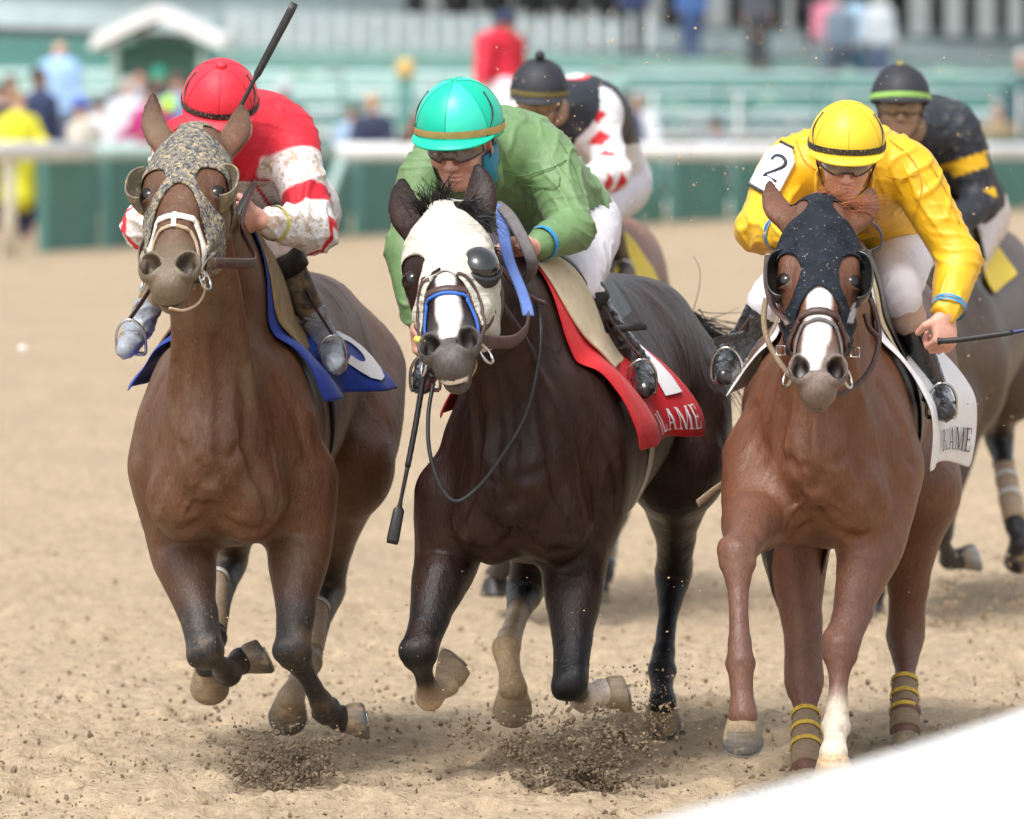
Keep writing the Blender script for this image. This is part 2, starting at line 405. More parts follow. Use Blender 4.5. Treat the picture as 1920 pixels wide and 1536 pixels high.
M['strap_blue'] = mat('strap_blue', (.03, .14, .55), .4, noise=(40, .2), bump=(200, .3))
M['rein_rubber_blue'] = mat('rein_rubber_blue', (.13, .22, .56), .7, noise=(40, .15), bump=(300, .5))
M['rubber_grey'] = mat('rubber_grey', (.17, .155, .16), .7, noise=(40, .2), bump=(300, .5))
M['steel'] = mat('steel', (.6, .6, .6), .22, metal=1, dirt=(60, .6, MUD, .08))
M['plastic_black'] = mat('plastic_black', (.012, .012, .013), .12, coat=1, dirt=(70, .70, (.5, .42, .3), .02))
M['rubber_black'] = mat('rubber_black', (.02, .02, .022), .5, noise=(60, .3), dirt=(100, .7, MUD, .05))
M['skin'] = mat('skin', (.68, .36, .28), .5, noise=(18, .12), noise2=(90, .08), bump=(120, .25, None, .003))
M['skin'].node_tree.nodes['Principled BSDF'].inputs['Subsurface Weight'].default_value = .1
M['skin'].node_tree.nodes['Principled BSDF'].inputs['Subsurface Scale'].default_value = .01
M['skin_muddy'] = mat('skin_muddy', (.36, .21, .15), .6, noise=(18, .2), dirt=(40, .5, MUD, .1))
M['hood_mud'] = mat('hood_mud', (.055, .062, .075), .85, noise=(60, .3), dirt=[(85, .46, (.22, .20, .165), .06), (75, .53, (.42, .33, .20), .05)], bump=[(30, .7, None, .012), (120, .5, None, .004)])
M['hood_white'] = mat('hood_white', (.57, .55, .48), .85, noise=(12, .07), bump=[(9, 1., (.4, .4, 3), .012, 1), (16, .9, (.5, .5, 4), .012), (400, .3, None, .002)])
M['hood_navy'] = mat('hood_navy', (.014, .018, .027), .8, spec=.2, noise=(20, .4), dirt=[(110, .63, (.42, .36, .26), .03)], bump=[(14, .7, (.5, .5, 3), .010), (400, .3, None, .002)])
M['cup_mud'] = mat('cup_mud', (.16, .135, .095), .7, noise=(25, .3), dirt=[(40, .50, (.33, .26, .16), .12)], bump=(60, .5, None, .004))
M['cup_black'] = mat('cup_black', (.02, .02, .02), .3, noise=(25, .3), dirt=[(110, .66, (.45, .40, .28), .03)], coat=.4)
def cloth(name, col, rough=.55, amt=.06, dirt=None, **k):
    return mat(name, col, rough, noise=(10, amt), dirt=dirt, bump=[(7, .8, (1, 1, .6), .008, 1), (22, .6, None, .008), (500, .25, None, .001)], sheen=.1, **k)
SPLASH = [(18, .53, (.50, .37, .24), .12), (90, .60, (.44, .31, .20), .05)]
M['silk_red'] = cloth('silk_red', (.66, .012, .035), dirt=[(26, .60, (.40, .02, .03), .12), (110, .70, (.6, .25, .2), .05)])
M['silk_white'] = cloth('silk_white', (.84, .83, .86))
M['silk_white_muddy'] = cloth('silk_white_muddy', (.86, .82, .84), dirt=SPLASH)
M['silk_green'] = cloth('silk_green', (.150, .265, .110), .55, amt=.14)
M['silk_yellow'] = cloth('silk_yellow', (.80, .46, .012), .46)
M['silk_black'] = cloth('silk_black', (.018, .022, .032), dirt=[(60, .62, (.20, .18, .14), .06)])
M['silk_navy'] = cloth('silk_navy', (.015, .02, .035))
M['silk_redwhite'] = mat('silk_redwhite', vcol=True, rough=.6, noise=(10, .12), dirt=[(20, .505, (.46, .33, .21), .10), (90, .56, (.44, .31, .20), .05)], mask=True, bump=[(7, .8, (1, 1, .6), .008, 1), (22, .6, None, .008), (500, .25, None, .001)])
M['silk_vcol'] = mat('silk_vcol', vcol=True, rough=.5, noise=(10, .05), bump=[(12, .5, None, .012)])
M['breeches'] = cloth('breeches', (.78, .76, .84), .6, dirt=(80, .70, (.5, .4, .32), .06))
M['breeches_muddy'] = cloth('breeches_muddy', (.70, .62, .62), .6, dirt=SPLASH)
M['stocking'] = cloth('stocking', (.52, .36, .29), .7)
M['boot'] = mat('boot', (.016, .016, .018), .2, noise=(30, .3), dirt=(90, .64, (.32, .26, .17), .05), coat=.6, bump=(40, .3, None, .006))
M['boot_muddy'] = mat('boot_muddy', (.04, .035, .03), .4, dirt=(12, .42, (.27, .20, .12), .15), bump=(30, .5, None, .006))
M['boot_silver'] = mat('boot_silver', (.33, .37, .43), .38, noise=(8, .2), bump=[(6, .6, None, .008, 1), (22, .5, None, .006)], dirt=[(7, .56, (.06, .06, .065), .1), (22, .56, (.24, .19, .12), .08)])
M['boot_patent'] = mat('boot_patent', (.022, .024, .028), .24, coat=.5, bump=[(6, .6, None, .008, 1), (22, .4, None, .006)], dirt=[(5, .60, (.20, .22, .25), .08), (90, .64, (.32, .26, .17), .05)])
M['cap_red'] = cloth('cap_red', (.74, .02, .045), dirt=[(30, .58, (.45, .03, .04), .12), (130, .70, (.7, .45, .35), .04)])
M['cap_turq'] = mat('cap_turq', (.0, .50, .335), .38, noise=(4, .05), bump=(400, .15, None, .001))
M['cap_turq_light'] = mat('cap_turq_light', (.03, .62, .45), .38); M['seam_turq'] = mat('seam_turq', (0, .30, .22), .5); M['seam_yellow'] = mat('seam_yellow', (.62, .36, .02), .5); M['seam_red'] = mat('seam_red', (.5, .01, .03), .5)
M['cap_yellow'] = mat('cap_yellow', (.86, .58, .03), .45, noise=(4, .05), bump=(400, .15, None, .001))
M['cap_black'] = mat('cap_black', (.022, .024, .032), .6, noise=(20, .2), dirt=[(36, .67, (.48, .36, .22), .03)])
M['band_gold'] = mat('band_gold', (.52, .32, .11), .6, noise=(30, .15))
M['band_black'] = mat('band_black', (.025, .025, .03), .6, dirt=(170, .58, (.5, .42, .28), .03))
M['band_lime'] = mat('band_lime', (.36, .66, .16), .6, noise=(20, .2), dirt=(24, .6, (.4, .33, .18), .05))
M['band_olive'] = mat('band_olive', (.22, .18, .06), .7, noise=(30, .4))
M['strap_black'] = mat('strap_black', (.02, .02, .02), .5, dirt=(130, .7, MUD, .04))
M['goggle'] = mat('goggle', (.28, .25, .23), .08, coat=1, noise=(20, .3)); 
_g = M['goggle'].node_tree.nodes['Principled BSDF']; _g.inputs['Alpha'].default_value = .62
M['goggle_mud'] = mat('goggle_mud', (.23, .15, .08), .4, noise=(12, .3), dirt=(20, .5, (.3, .21, .12), .1), coat=.6)
M['cloth_blue'] = cloth('cloth_blue', (.012, .045, .32), dirt=(40, .62, (.12, .14, .28), .1))
M['cloth_red'] = cloth('cloth_red', (.60, .012, .022))
M['cloth_white'] = cloth('cloth_white', (.82, .82, .86))
M['cloth_whitemud'] = cloth('cloth_whitemud', (.78, .74, .74), dirt=[(60, .6, (.45, .32, .24), .06)])
M['cloth_yellow'] = cloth('cloth_yellow', (.85, .62, .01))
M['ink_white'] = mat('ink_white', (.85, .85, .88), .6)
M['ink_black'] = mat('ink_black', (.02, .03, .05), .6)
M['ink_red'] = mat('ink_red', (.65, .015, .03), .6)
M['band_blue'] = mat('band_blue', (.02, .28, .66), .5)
M['scarf_blue'] = cloth('scarf_blue', (.01, .22, .36))
M['rubber_yellow'] = mat('rubber_yellow', (.62, .6, .12), .5)
M['wrap_tan'] = mat('wrap_tan', (.48, .36, .25), .8, noise=(40, .15, (1, 1, 4)), bump=(60, .5, (.3, .3, 4), .004), dirt=(18, .52, MUD, .2))
M['wrap_brown'] = mat('wrap_brown', (.27, .195, .125), .85, noise=(40, .2, (1, 1, 4)), bump=(60, .5, (.3, .3, 4), .004))
M['wrap_yellow'] = mat('wrap_yellow', (.62, .42, .06), .8, noise=(60, .35))
M['wrap_white'] = mat('wrap_white', (.7, .68, .64), .8, noise=(50, .2))
M['wrap_blue'] = mat('wrap_blue', (.36, .52, .68), .8, noise=(50, .2))
M['orange'] = mat('orange', (.75, .13, .06), .5)
M['gold'] = mat('gold', (.8, .55, .2), .25, metal=1)
# ------------------------------------------------------------------ horse anatomy
class Frame:
    def __init__(s, O, X, Y, Z, k=1.0): s.O = np.asarray(O, float); s.A = np.array([nrm(X), nrm(Y), nrm(Z)]); s.k = k
    def __call__(s, *p):
        p = np.array(p[0] if len(p) == 1 else p, float); return s.O + (p * s.k) @ s.A
    def inv(s, P): return ((np.asarray(P, float) - s.O) @ s.A.T) / s.k
    def d(s, x, y, z): return nrm(np.array([x, y, z], float) @ s.A)
def body_frame(front, rear):
    y = nrm(rear - front); z = np.array([0, 0, 1.]); z = nrm(z - y * (z @ y)); return Frame(front, np.cross(y, z), y, z)
def head_frame(poll, nose, yaw=0, roll=0):
    v = nose - poll; L = np.linalg.norm(v); v = v / L; x = np.array([math.cos(yaw), -math.sin(yaw), math.sin(roll)]); x = nrm(x - v * (x @ v))
    wv = np.cross(v, x)
    if wv[1] > 0: wv = -wv
    return Frame(poll, x, v, wv, L / .62)
def add_trunk(f, B, S, c, belly=None):
    """S: rows (s, z, half height, half width)"""
    cb = c if belly is None else belly
    f.chain([(*B(0, s, z), hh, hw / hh) for s, z, hh, hw in S], k=.02, c=c, side=B.A[0], n=16)
def add_neck(f, B, H, c, nk, wd=1.0):
    a = H(0, .07, -.105); b = B(0, .36, nk); m = a * .5 + b * .5 + B.A[2] * .02
    f.chain([(*a, .105, .72), (*(a * .72 + b * .28 + B.A[2] * .01), .115, .72), (*m, .15 * wd, .68), (*(a * .22 + b * .78), .21 * wd, .60), (*b, .26 * wd, .52)], k=.07, c=c, side=B.A[0] * .5 + H.A[0] * .5, n=12)
def add_head(f, H, c, cm, ears=None, nostril=1.0, mouth=.0, es=1.2):
    K = H.k
    S = [(-.02, -.055, .075, .070), (.05, -.055, .105, .088), (.13, -.055, .118, .104), (.21, -.058, .118, .104), (.29, -.058, .102, .084), (.37, -.050, .082, .066), (.45, -.040, .068, .056), (.52, -.034, .060, .052), (.565, -.036, .050, .043)]
    f.chain([(*H(0, v, wv), hd * K, hw / hd) for v, wv, hd, hw in S], k=.03, side=H.A[0], n=7,
            cols=[c] * 6 + [tuple(np.array(c) * .5 + np.array(cm) * .5)] + [cm] * 2)
    for sx in (-1, 1):
        f.ell(H(sx * .052, .24, -.135), np.array([.036, .10, .085]) * K, H.A, .04, c)          # cheek
        f.ell(H(sx * .076, .188, .006), np.array([.022, .045, .020]) * K, H.A, .03, c)        # brow
        f.ell(H(sx * .080, .234, -.016), np.array([.020, .034, .030]) * K, H.A, .02, tuple(np.array(c) * .6), cw=.6)
        f.chain([(*H(sx * .102, .222, -.018), .005), (*H(sx * .096, .212, .004), .006), (*H(sx * .080, .216, .016), .006), (*H(sx * .068, .240, .014), .005)], k=.010, c=tuple(np.array(c) * .35))     # upper lid
        f.chain([(*H(sx * .102, .240, -.018), .005), (*H(sx * .096, .258, .000), .005), (*H(sx * .082, .260, .010), .005), (*H(sx * .068, .244, .014), .005)], k=.010, c=tuple(np.array(c) * .35))     # lower lid
        f.chain([(*H(sx * .070, .27, -.05), .014), (*H(sx * .062, .40, -.045), .010)], k=.03, c=c)   # facial crest
        n = nostril
        f.ell(H(sx * .040, .535, .006), np.array([.029 * n, .040 * n, .032]) * K, H.A, .018, cm, cw=2)
        f.ell(H(sx * .043, .548, .018), np.array([.019 * n, .031 * n, .034]) * K, Frame(H.O, H.A[0] * 1 + H.A[1] * sx * .35, H.A[1] - H.A[0] * sx * .35, H.A[2]).A, .008, cm, op=-1)
    f.ell(H(0, .30, .018), np.array([.045, .13, .022]) * K, H.A, .03, c)                        # nasal bone
    f.chain([(*H(0, .50, .012), .012), (*H(0, .555, .022), .010), (*H(0, .595, .0), .010)], k=.02, c=cm, op=1)
    for sx in (-1, 1): f.chain([(*H(sx * .020, .572, .026), .005), (*H(sx * .045, .585, .012), .006), (*H(sx * .062, .560, -.01), .006), (*H(sx * .060, .520, .006), .005)], k=.014, c=cm)
    f.ell(H(0, .582, -.022), np.array([.041, .036, .040]) * K, H.A, .03, cm, cw=2)             # upper lip
    f.ell(H(0, .558, -.080 - mouth), np.array([.034, .040, .027]) * K, H.A, .018, cm, cw=2)    # chin
    f.chain([(*H(0, .36, -.115), .035), (*H(0, .52, -.085 - mouth * .7), .030)], k=.03, c=cm)
    f.ell(H(0, .612, -.060 - mouth * .5), np.array([.052, .030, .006 + mouth * .4]) * K, H.A, .008, cm, op=-1)  # mouth line
    if ears:
        for sx, tip in zip((-1, 1), ears):
            b = H(sx * .058, .010, -.045); t = tip; d = t - b; L = np.linalg.norm(d); o = np.cross(nrm(d), H.A[2]) * (1 if sx > 0 else 1)
            o = nrm(o); bend = o * (.018 if (o @ H.A[0]) * sx > 0 else -.018)
            sd = nrm(np.cross(nrm(d), o))
            f.chain([(*(b - nrm(d) * .02), .030 * es, .8), (*(b + d * .18 + bend * .4), .033 * es, .62), (*(b + d * .42 + bend * 1.1), .034 * es, .42), (*(b + d * .68 + bend * 1.0), .026 * es, .36), (*(b + d * .88 + bend * .45), .014 * es, .45), (*t, .003, 1)],
                    k=.02, side=sd, n=5, cols=[c, c, c, tuple(np.array(c) * .8), tuple(np.array(c) * .5), tuple(np.array(c) * .3)])
def fore_leg(f, J, c, cl, black=.6, s=1.0, sock=None, k=.05):
    """J: shoulder, elbow, knee, fetlock, coronet (world points)"""
    sh, el, kn, fe, co = [np.asarray(q, float) for q in J]; leg_bones(f, el, kn, fe, tuple(np.array(c) * (1 - min(1, black * 1.7)) + np.array(cl) * min(1, black * 1.7)), s, np.array([0, 1., 0]), tuple(cl if sock is None else sock))
    def lp(a, b, t): return a + (b - a) * t
    c = np.array(c); cl = np.array(cl); cs = cl if sock is None else np.array(sock)
    mixc = lambda t: tuple(c * (1 - t) + cl * t)
    f.chain([(*sh, .115 * s), (*el, .098 * s), (*lp(el, kn, .25), .085 * s), (*lp(el, kn, .5), .066 * s), (*lp(el, kn, .8), .046 * s)], k=k, cols=[mixc(0), mixc(0), mixc(black * .3), mixc(black * .8), mixc(min(1, black * 1.6))], n=9)
    hi = min(1, black * 1.7)
    f.chain([(*lp(el, kn, .78), .045 * s), (*lp(el, kn, .93), .051 * s), (*kn, .053 * s), (*lp(kn, fe, .10), .047 * s), (*lp(kn, fe, .24), .034 * s)], k=.02, c=mixc(hi), n=4, sp=False)
    f.chain([(*lp(kn, fe, .2), .034 * s), (*lp(kn, fe, .5), .0275 * s), (*lp(kn, fe, .82), .030 * s)], k=.015, cols=[mixc(hi), mixc(hi), tuple(np.array(mixc(hi)) * .6 + cs * .4)], n=4, sp=False)
    f.chain([(*lp(kn, fe, .82), .031 * s), (*fe, .041 * s), (*lp(fe, co, .3), .035 * s), (*lp(fe, co, .6), .032 * s), (*co, .042 * s)], k=.015, c=tuple(cs), n=4, sp=False, cw=1.5)
def leg_bones(f, a, j, b, c, s, back, cb=None):
    """bony corners of a joint at j, tendon behind the cannon from j to b"""
    d = nrm(b - j); bk = nrm(back - d * (d @ back)); sd = np.cross(d, bk)
    for sx in (-1, 1):
        f.ell(j + sd * sx * .034 * s - d * .018, np.array([.020, .024, .028]) * s, None, .018, c); f.ell(j + sd * sx * .030 * s + d * .030, np.array([.018, .022, .020]) * s, None, .018, c)
        f.ell(b + sd * sx * .024 * s + bk * .016, np.array([.018, .020, .022]) * s, None, .016, cb)
    f.chain([(*(j + d * .03 + bk * .030), .016 * s), (*((j + b) / 2 + bk * .026), .0125 * s), (*(b - d * .02 + bk * .026), .017 * s)], k=.012, cols=[c, c, cb], n=4)
    f.chain([(*(j + (a - j) * .30 + sd * .030 * s), .018 * s), (*(j + (a - j) * .12 + sd * .026 * s), .013 * s)], k=.02, c=c, n=3)
def hind_leg(f, J, c, cl, black=.6, s=1.0, sock=None, back=(0, 1, 0), socks=.82):
    """J: hip, stifle, hock, fetlock, coronet"""
    hp, st, hk, fe, co = [np.asarray(q, float) for q in J]; leg_bones(f, st, hk, fe, tuple(np.array(c) * (1 - min(1, black * 1.7)) + np.array(cl) * min(1, black * 1.7)), s, np.asarray(back, float), tuple(cl if sock is None else sock))
    def lp(a, b, t): return a + (b - a) * t
    c = np.array(c); cl = np.array(cl); cs = cl if sock is None else np.array(sock); back = nrm(back)
    mixc = lambda t: tuple(c * (1 - t) + cl * t)
    f.chain([(*hp, .20 * s), (*lp(hp, st, .5), .185 * s), (*st, .140 * s)], k=.08, c=tuple(c), n=12)
    f.chain([(*st, .135 * s), (*lp(st, hk, .3), .100 * s), (*lp(st, hk, .6), .066 * s), (*lp(st, hk, .85), .047 * s)], k=.06, cols=[tuple(c), tuple(c), mixc(black * .7), mixc(min(1, black * 1.5))], n=14)
    hi = min(1, black * 1.7)
    f.chain([(*lp(st, hk, .8), .048 * s), (*hk, .060 * s), (*lp(hk, fe, .12), .053 * s), (*lp(hk, fe, .30), .037 * s)], k=.02, c=mixc(hi), n=4, sp=False)
    f.chain([(*lp(st, hk, .55), .022 * s), (*(hk + back * .055 + (st - hk) * .08), .024 * s), (*(lp(hk, fe, .12) + back * .03), .022 * s)], k=.03, c=mixc(hi), n=4)
    hs = tuple(cs) if socks < .6 else mixc(hi)
    f.chain([(*lp(hk, fe, .25), .036 * s), (*lp(hk, fe, .5), .030 * s), (*lp(hk, fe, .82), .032 * s)], k=.015, cols=[mixc(hi), hs, tuple(cs)], n=4, sp=False)
    f.chain([(*lp(hk, fe, .82), .033 * s), (*fe, .043 * s), (*lp(fe, co, .3), .037 * s), (*lp(fe, co, .6), .034 * s), (*co, .044 * s)], k=.015, c=tuple(cs), n=4, sp=False, cw=1.5)
def hoof(parent, co, z, toe, c, c2=None, s=1.0, shoe=True, sole=(.30, .22, .14)):
    """z: from the sole up; toe: forward"""
    z = nrm(z); toe = np.asarray(toe, float); toe = nrm(toe - z * (toe @ z)); x = np.cross(toe, z)
    n = 28; a = np.arange(n) * 2 * math.pi / n; F = Frame(co, x, toe, z, s); top = .0; rings = []; cols = []
    c = np.array(c); c2 = c if c2 is None else np.array(c2)
    zs = [.012, 0, -.02, -.04, -.06, -.078, -.084]
    for r_, z_ in ((.006, .030), (.026, .028), (.037, .022)): rings.append(np.stack([r_ * np.cos(a), -.006 + r_ * np.sin(a), z_ - .020 * (1 - np.sin(a)) + 0 * a], 1)); cols.append(np.tile(c * .6, (n, 1)))
    for i, q in enumerate(zs):
        t = (.012 - q) / .096; r = .043 + .021 * t ** .8; r -= .004 if i == 6 else 0
        cy = -.004 + .028 * t; hl = .5 * (1 - t)  # heel side starts lower
        y = cy + r * 1.06 * np.sin(a); xx = r * np.cos(a) * (1 - .08 * (np.sin(a) < 0) * t)
        zz = q - hl * .045 * (1 - np.sin(a)) * 1.0
        rings.append(np.stack([xx, y, zz], 1)); cols.append(np.tile(c * (1 - t) + c2 * t, (n, 1)))
    for rr, dz in ((.050, .0), (.040, .008), (.018, .012), (.004, .006)):
        rings.append(np.stack([rr * np.cos(a), .024 + rr * 1.06 * np.sin(a), np.full(n, -.084 + dz)], 1)); cols.append(np.tile(np.array(sole), (n, 1)))
    G = np.array([[F(p) for p in r] for r in rings]); mb = MB(); mb.grid(G, c=np.vstack(cols), closed=True)
    o = mb.build('hoof', M['hoof'], parent)
    if shoe:
        sh = MB(); b = np.linspace(R(-50), R(230), 26); P = np.array([F(.054 * math.cos(q), .024 + .056 * math.sin(q), -.087) for q in b]); sh.tube(P, .0065 * s, 4, flat=(.7, 1.6), up=F.A[2]); sh.build('horseshoe', M['shoe'], o)
    return o
def wrap(parent, a, b, r0, r1, mt, name='leg_wrap', stripes=None, mstripe=None):
    a = np.asarray(a, float); b = np.asarray(b, float); t = np.linspace(0, 1, 14); mb = MB()
    mb.tube([a + (b - a) * q for q in t], [r0 + (r1 - r0) * q + .0012 * math.sin(q * 60) for q in t], 20); o = mb.build(name, mt, parent)
    for q in (stripes or []):
        m2 = MB(); m2.tube([a + (b - a) * (q + e) for e in (-.035, -.015, .015, .035)], [(r0 + (r1 - r0) * q) + .0035] * 4, 20, cap=False); thick(m2.build('tape', mstripe, o), .002)
    return o
def eyes(parent, H, lids=True, which=(-1, 1)):
    for sx in which:
        mb = MB(); c0 = H(sx * .0800, .238, -.003); prof = [(.0275 * H.k * math.sin(q), .0275 * H.k * math.cos(q)) for q in np.linspace(0, math.pi, 12)]
        mb.lathe(prof, Matrix.Translation(c0), 16); mb.build('eye', M['eye'], parent)
def strap(f, pts, wd, th, off=.004, n=10, snap=True, up=None, mb=None):
    """a leather band through pts laid on the skin of f"""
    P = spline(pts, n); f = f.near(P.min(0), P.max(0), .06) if f is not None else f
    if snap: P = f.snap(P, off, 4)
    T = np.gradient(P, axis=0); T /= np.linalg.norm(T, axis=1)[:, None] + 1e-9
    if snap: Nn = f.grad(P); Nn /= np.linalg.norm(Nn, axis=1)[:, None] + 1e-9
    else: Nn = np.broadcast_to(np.asarray(up, float), P.shape)
    S = np.cross(T, Nn); S /= np.linalg.norm(S, axis=1)[:, None] + 1e-9; Nn = np.cross(S, T)
    sec = [(-1, -.6), (-.8, 1), (0, 1.35), (.8, 1), (1, -.6), (0, -1)]
    G = np.array([[P[i] + S[i] * wd / 2 * a + Nn[i] * th / 2 * b for a, b in sec] for i in range(len(P))])
    mb = mb or MB(); mb.grid(G, closed=True); return mb, P
def ring(mb, c0, nrm_, r, t, n=20):
    z = nrm(nrm_); x = nrm(np.cross(z, [.3, .2, .9])); y = np.cross(z, x)
    a = np.linspace(0, 2 * math.pi, n + 1); P = np.array([np.asarray(c0) + r * (math.cos(q) * x + math.sin(q) * y) for q in a]); mb.tube(P, t, 8, cap=False)
def buckle(mb, p, along, side, w_=.012, h_=.018):
    along = nrm(along); side = nrm(side); P = [p + along * a * h_ + side * b * w_ for a, b in ((-1, -1), (1, -1), (1, 1), (-1, 1), (-1, -1))]; mb.tube(P, .0017, 6)
def hood(name, f, H, mt, parent, lower, h=.0042, th=.0055, holes=(.050, .235, .040, .052), earh=(.078, .0, .048, .050), top=-.05, sides=-.17, fold=.003, only=None):
    """cloth hood over the head: lower(u) gives v of its lower edge across the face"""
    groups = [g for g in f.g]
    pts = np.array([H(u, v, w_) for u in (-.16, .16) for v in (top - .03, .44) for w_ in (-.22, .08)]); lo, hi = pts.min(0), pts.max(0)
    def cut(X, G):
        q = H.inv(X.reshape(-1, 3)).reshape(X.shape); u, v, wv = q[..., 0], q[..., 1], q[..., 2]
        nz = vnoise((q * np.array([14, 60, 14])).reshape(-1, 3)).reshape(u.shape)
        sh = np.abs(G - th) - th * .62
        reg = v - lower(u, wv)                                   # below the lower edge
        reg = np.maximum(reg, top - v + .0)
        reg = np.maximum(reg, sides - wv)
        for sx in (-1, 1):
            e = np.sqrt(((u - sx * (holes[0] + .03)) / (holes[2] + .0)) ** 2 * .9 + ((v - holes[1]) / holes[3]) ** 2)
            if sx in (only or (-1, 1)): reg = np.maximum(reg, (1 - e) * .05)
            ee = np.sqrt(((u - sx * earh[0]) / earh[2]) ** 2 + ((v - earh[1]) / earh[3]) ** 2); reg = np.maximum(reg, (1 - ee) * .04); reg = np.maximum(reg, np.minimum(earh[1] - v, sx * u - earh[0]))
        return np.maximum(sh - .0, reg).astype(np.float32)
    def post(V, N): q = H.inv(V); return V + N * (fold * vnoise(q * np.array([9, 55, 20])) + fold * .6 * vnoise(q * np.array([22, 30, 22])))[:, None]
    return skin(name, f, h, mt, parent, cut=cut, post=post, colf=lambda V, f_: np.ones((len(V), 3), np.float32), groups=groups, lo=lo, hi=hi, relax_it=2)
def cloth_drape(name, f, B, mt, parent, s0, s1, aL, aR, off=.012, ns=34, na=56, zc=0.05, fold=.008, thickm=.006, lower=None, flare=0., seed=0, fold_f=2.3, shift=None, rear=0., flareL=None):
    """cloth laid over the back: s along the horse, angle from -aL to aR (degrees from the top)"""
    fl = Field(); fl.g = [dict(g, A=g['A'][::3], B=np.vstack([g['A'][3::3], g['B'][-1:]])) if g['t'] == 'c' else g for g in f.g if g.get('trunk')]
    def surf(s, a, o=0.):
        s = np.asarray(s, float); a = np.asarray(a, float)
        C0 = B(np.stack([0 * s, s, zc + 0 * s], -1)); d = (np.sin(a)[..., None] * B.A[0] + np.cos(a)[..., None] * B.A[2])
        t = np.full(s.shape, .5)
        for _ in range(9): t = t - fl.at(C0 + d * t[..., None]) * .9
        hang = np.clip((np.abs(a) - .8) / 1.0, 0, 1)
        n = rear * (a > 0) * hang * np.clip((s - s0) / (s1 - s0), 0, 1.3) ** 2 + fold * hang * np.sin(s * fold_f * 6.28 + seed + 1.5 * np.sin(a * 2)) + fold * .4 * vnoise(np.stack([s * 14, a * 4, 0 * s + seed], -1).reshape(-1, 3)).reshape(s.shape)
        P = C0 + d * (t + off + np.where(a < 0, flare if flareL is None else flareL, flare) * hang ** 2 + n + o)[..., None]
        return P
    Sg, Ag = np.meshgrid(np.linspace(s0, s1, ns), np.radians(np.linspace(-aL, aR, na)), indexing='ij')
    if shift is not None: Sg = Sg + shift(Ag)
    if lower is not None: Ag = Ag * lower(Sg, np.sign(Ag))
    mb = MB(); mb.grid(surf(Sg, Ag)); o = mb.build(name, mt, parent); thick(o, thickm, 1); sub(o, 1)
    return o, surf
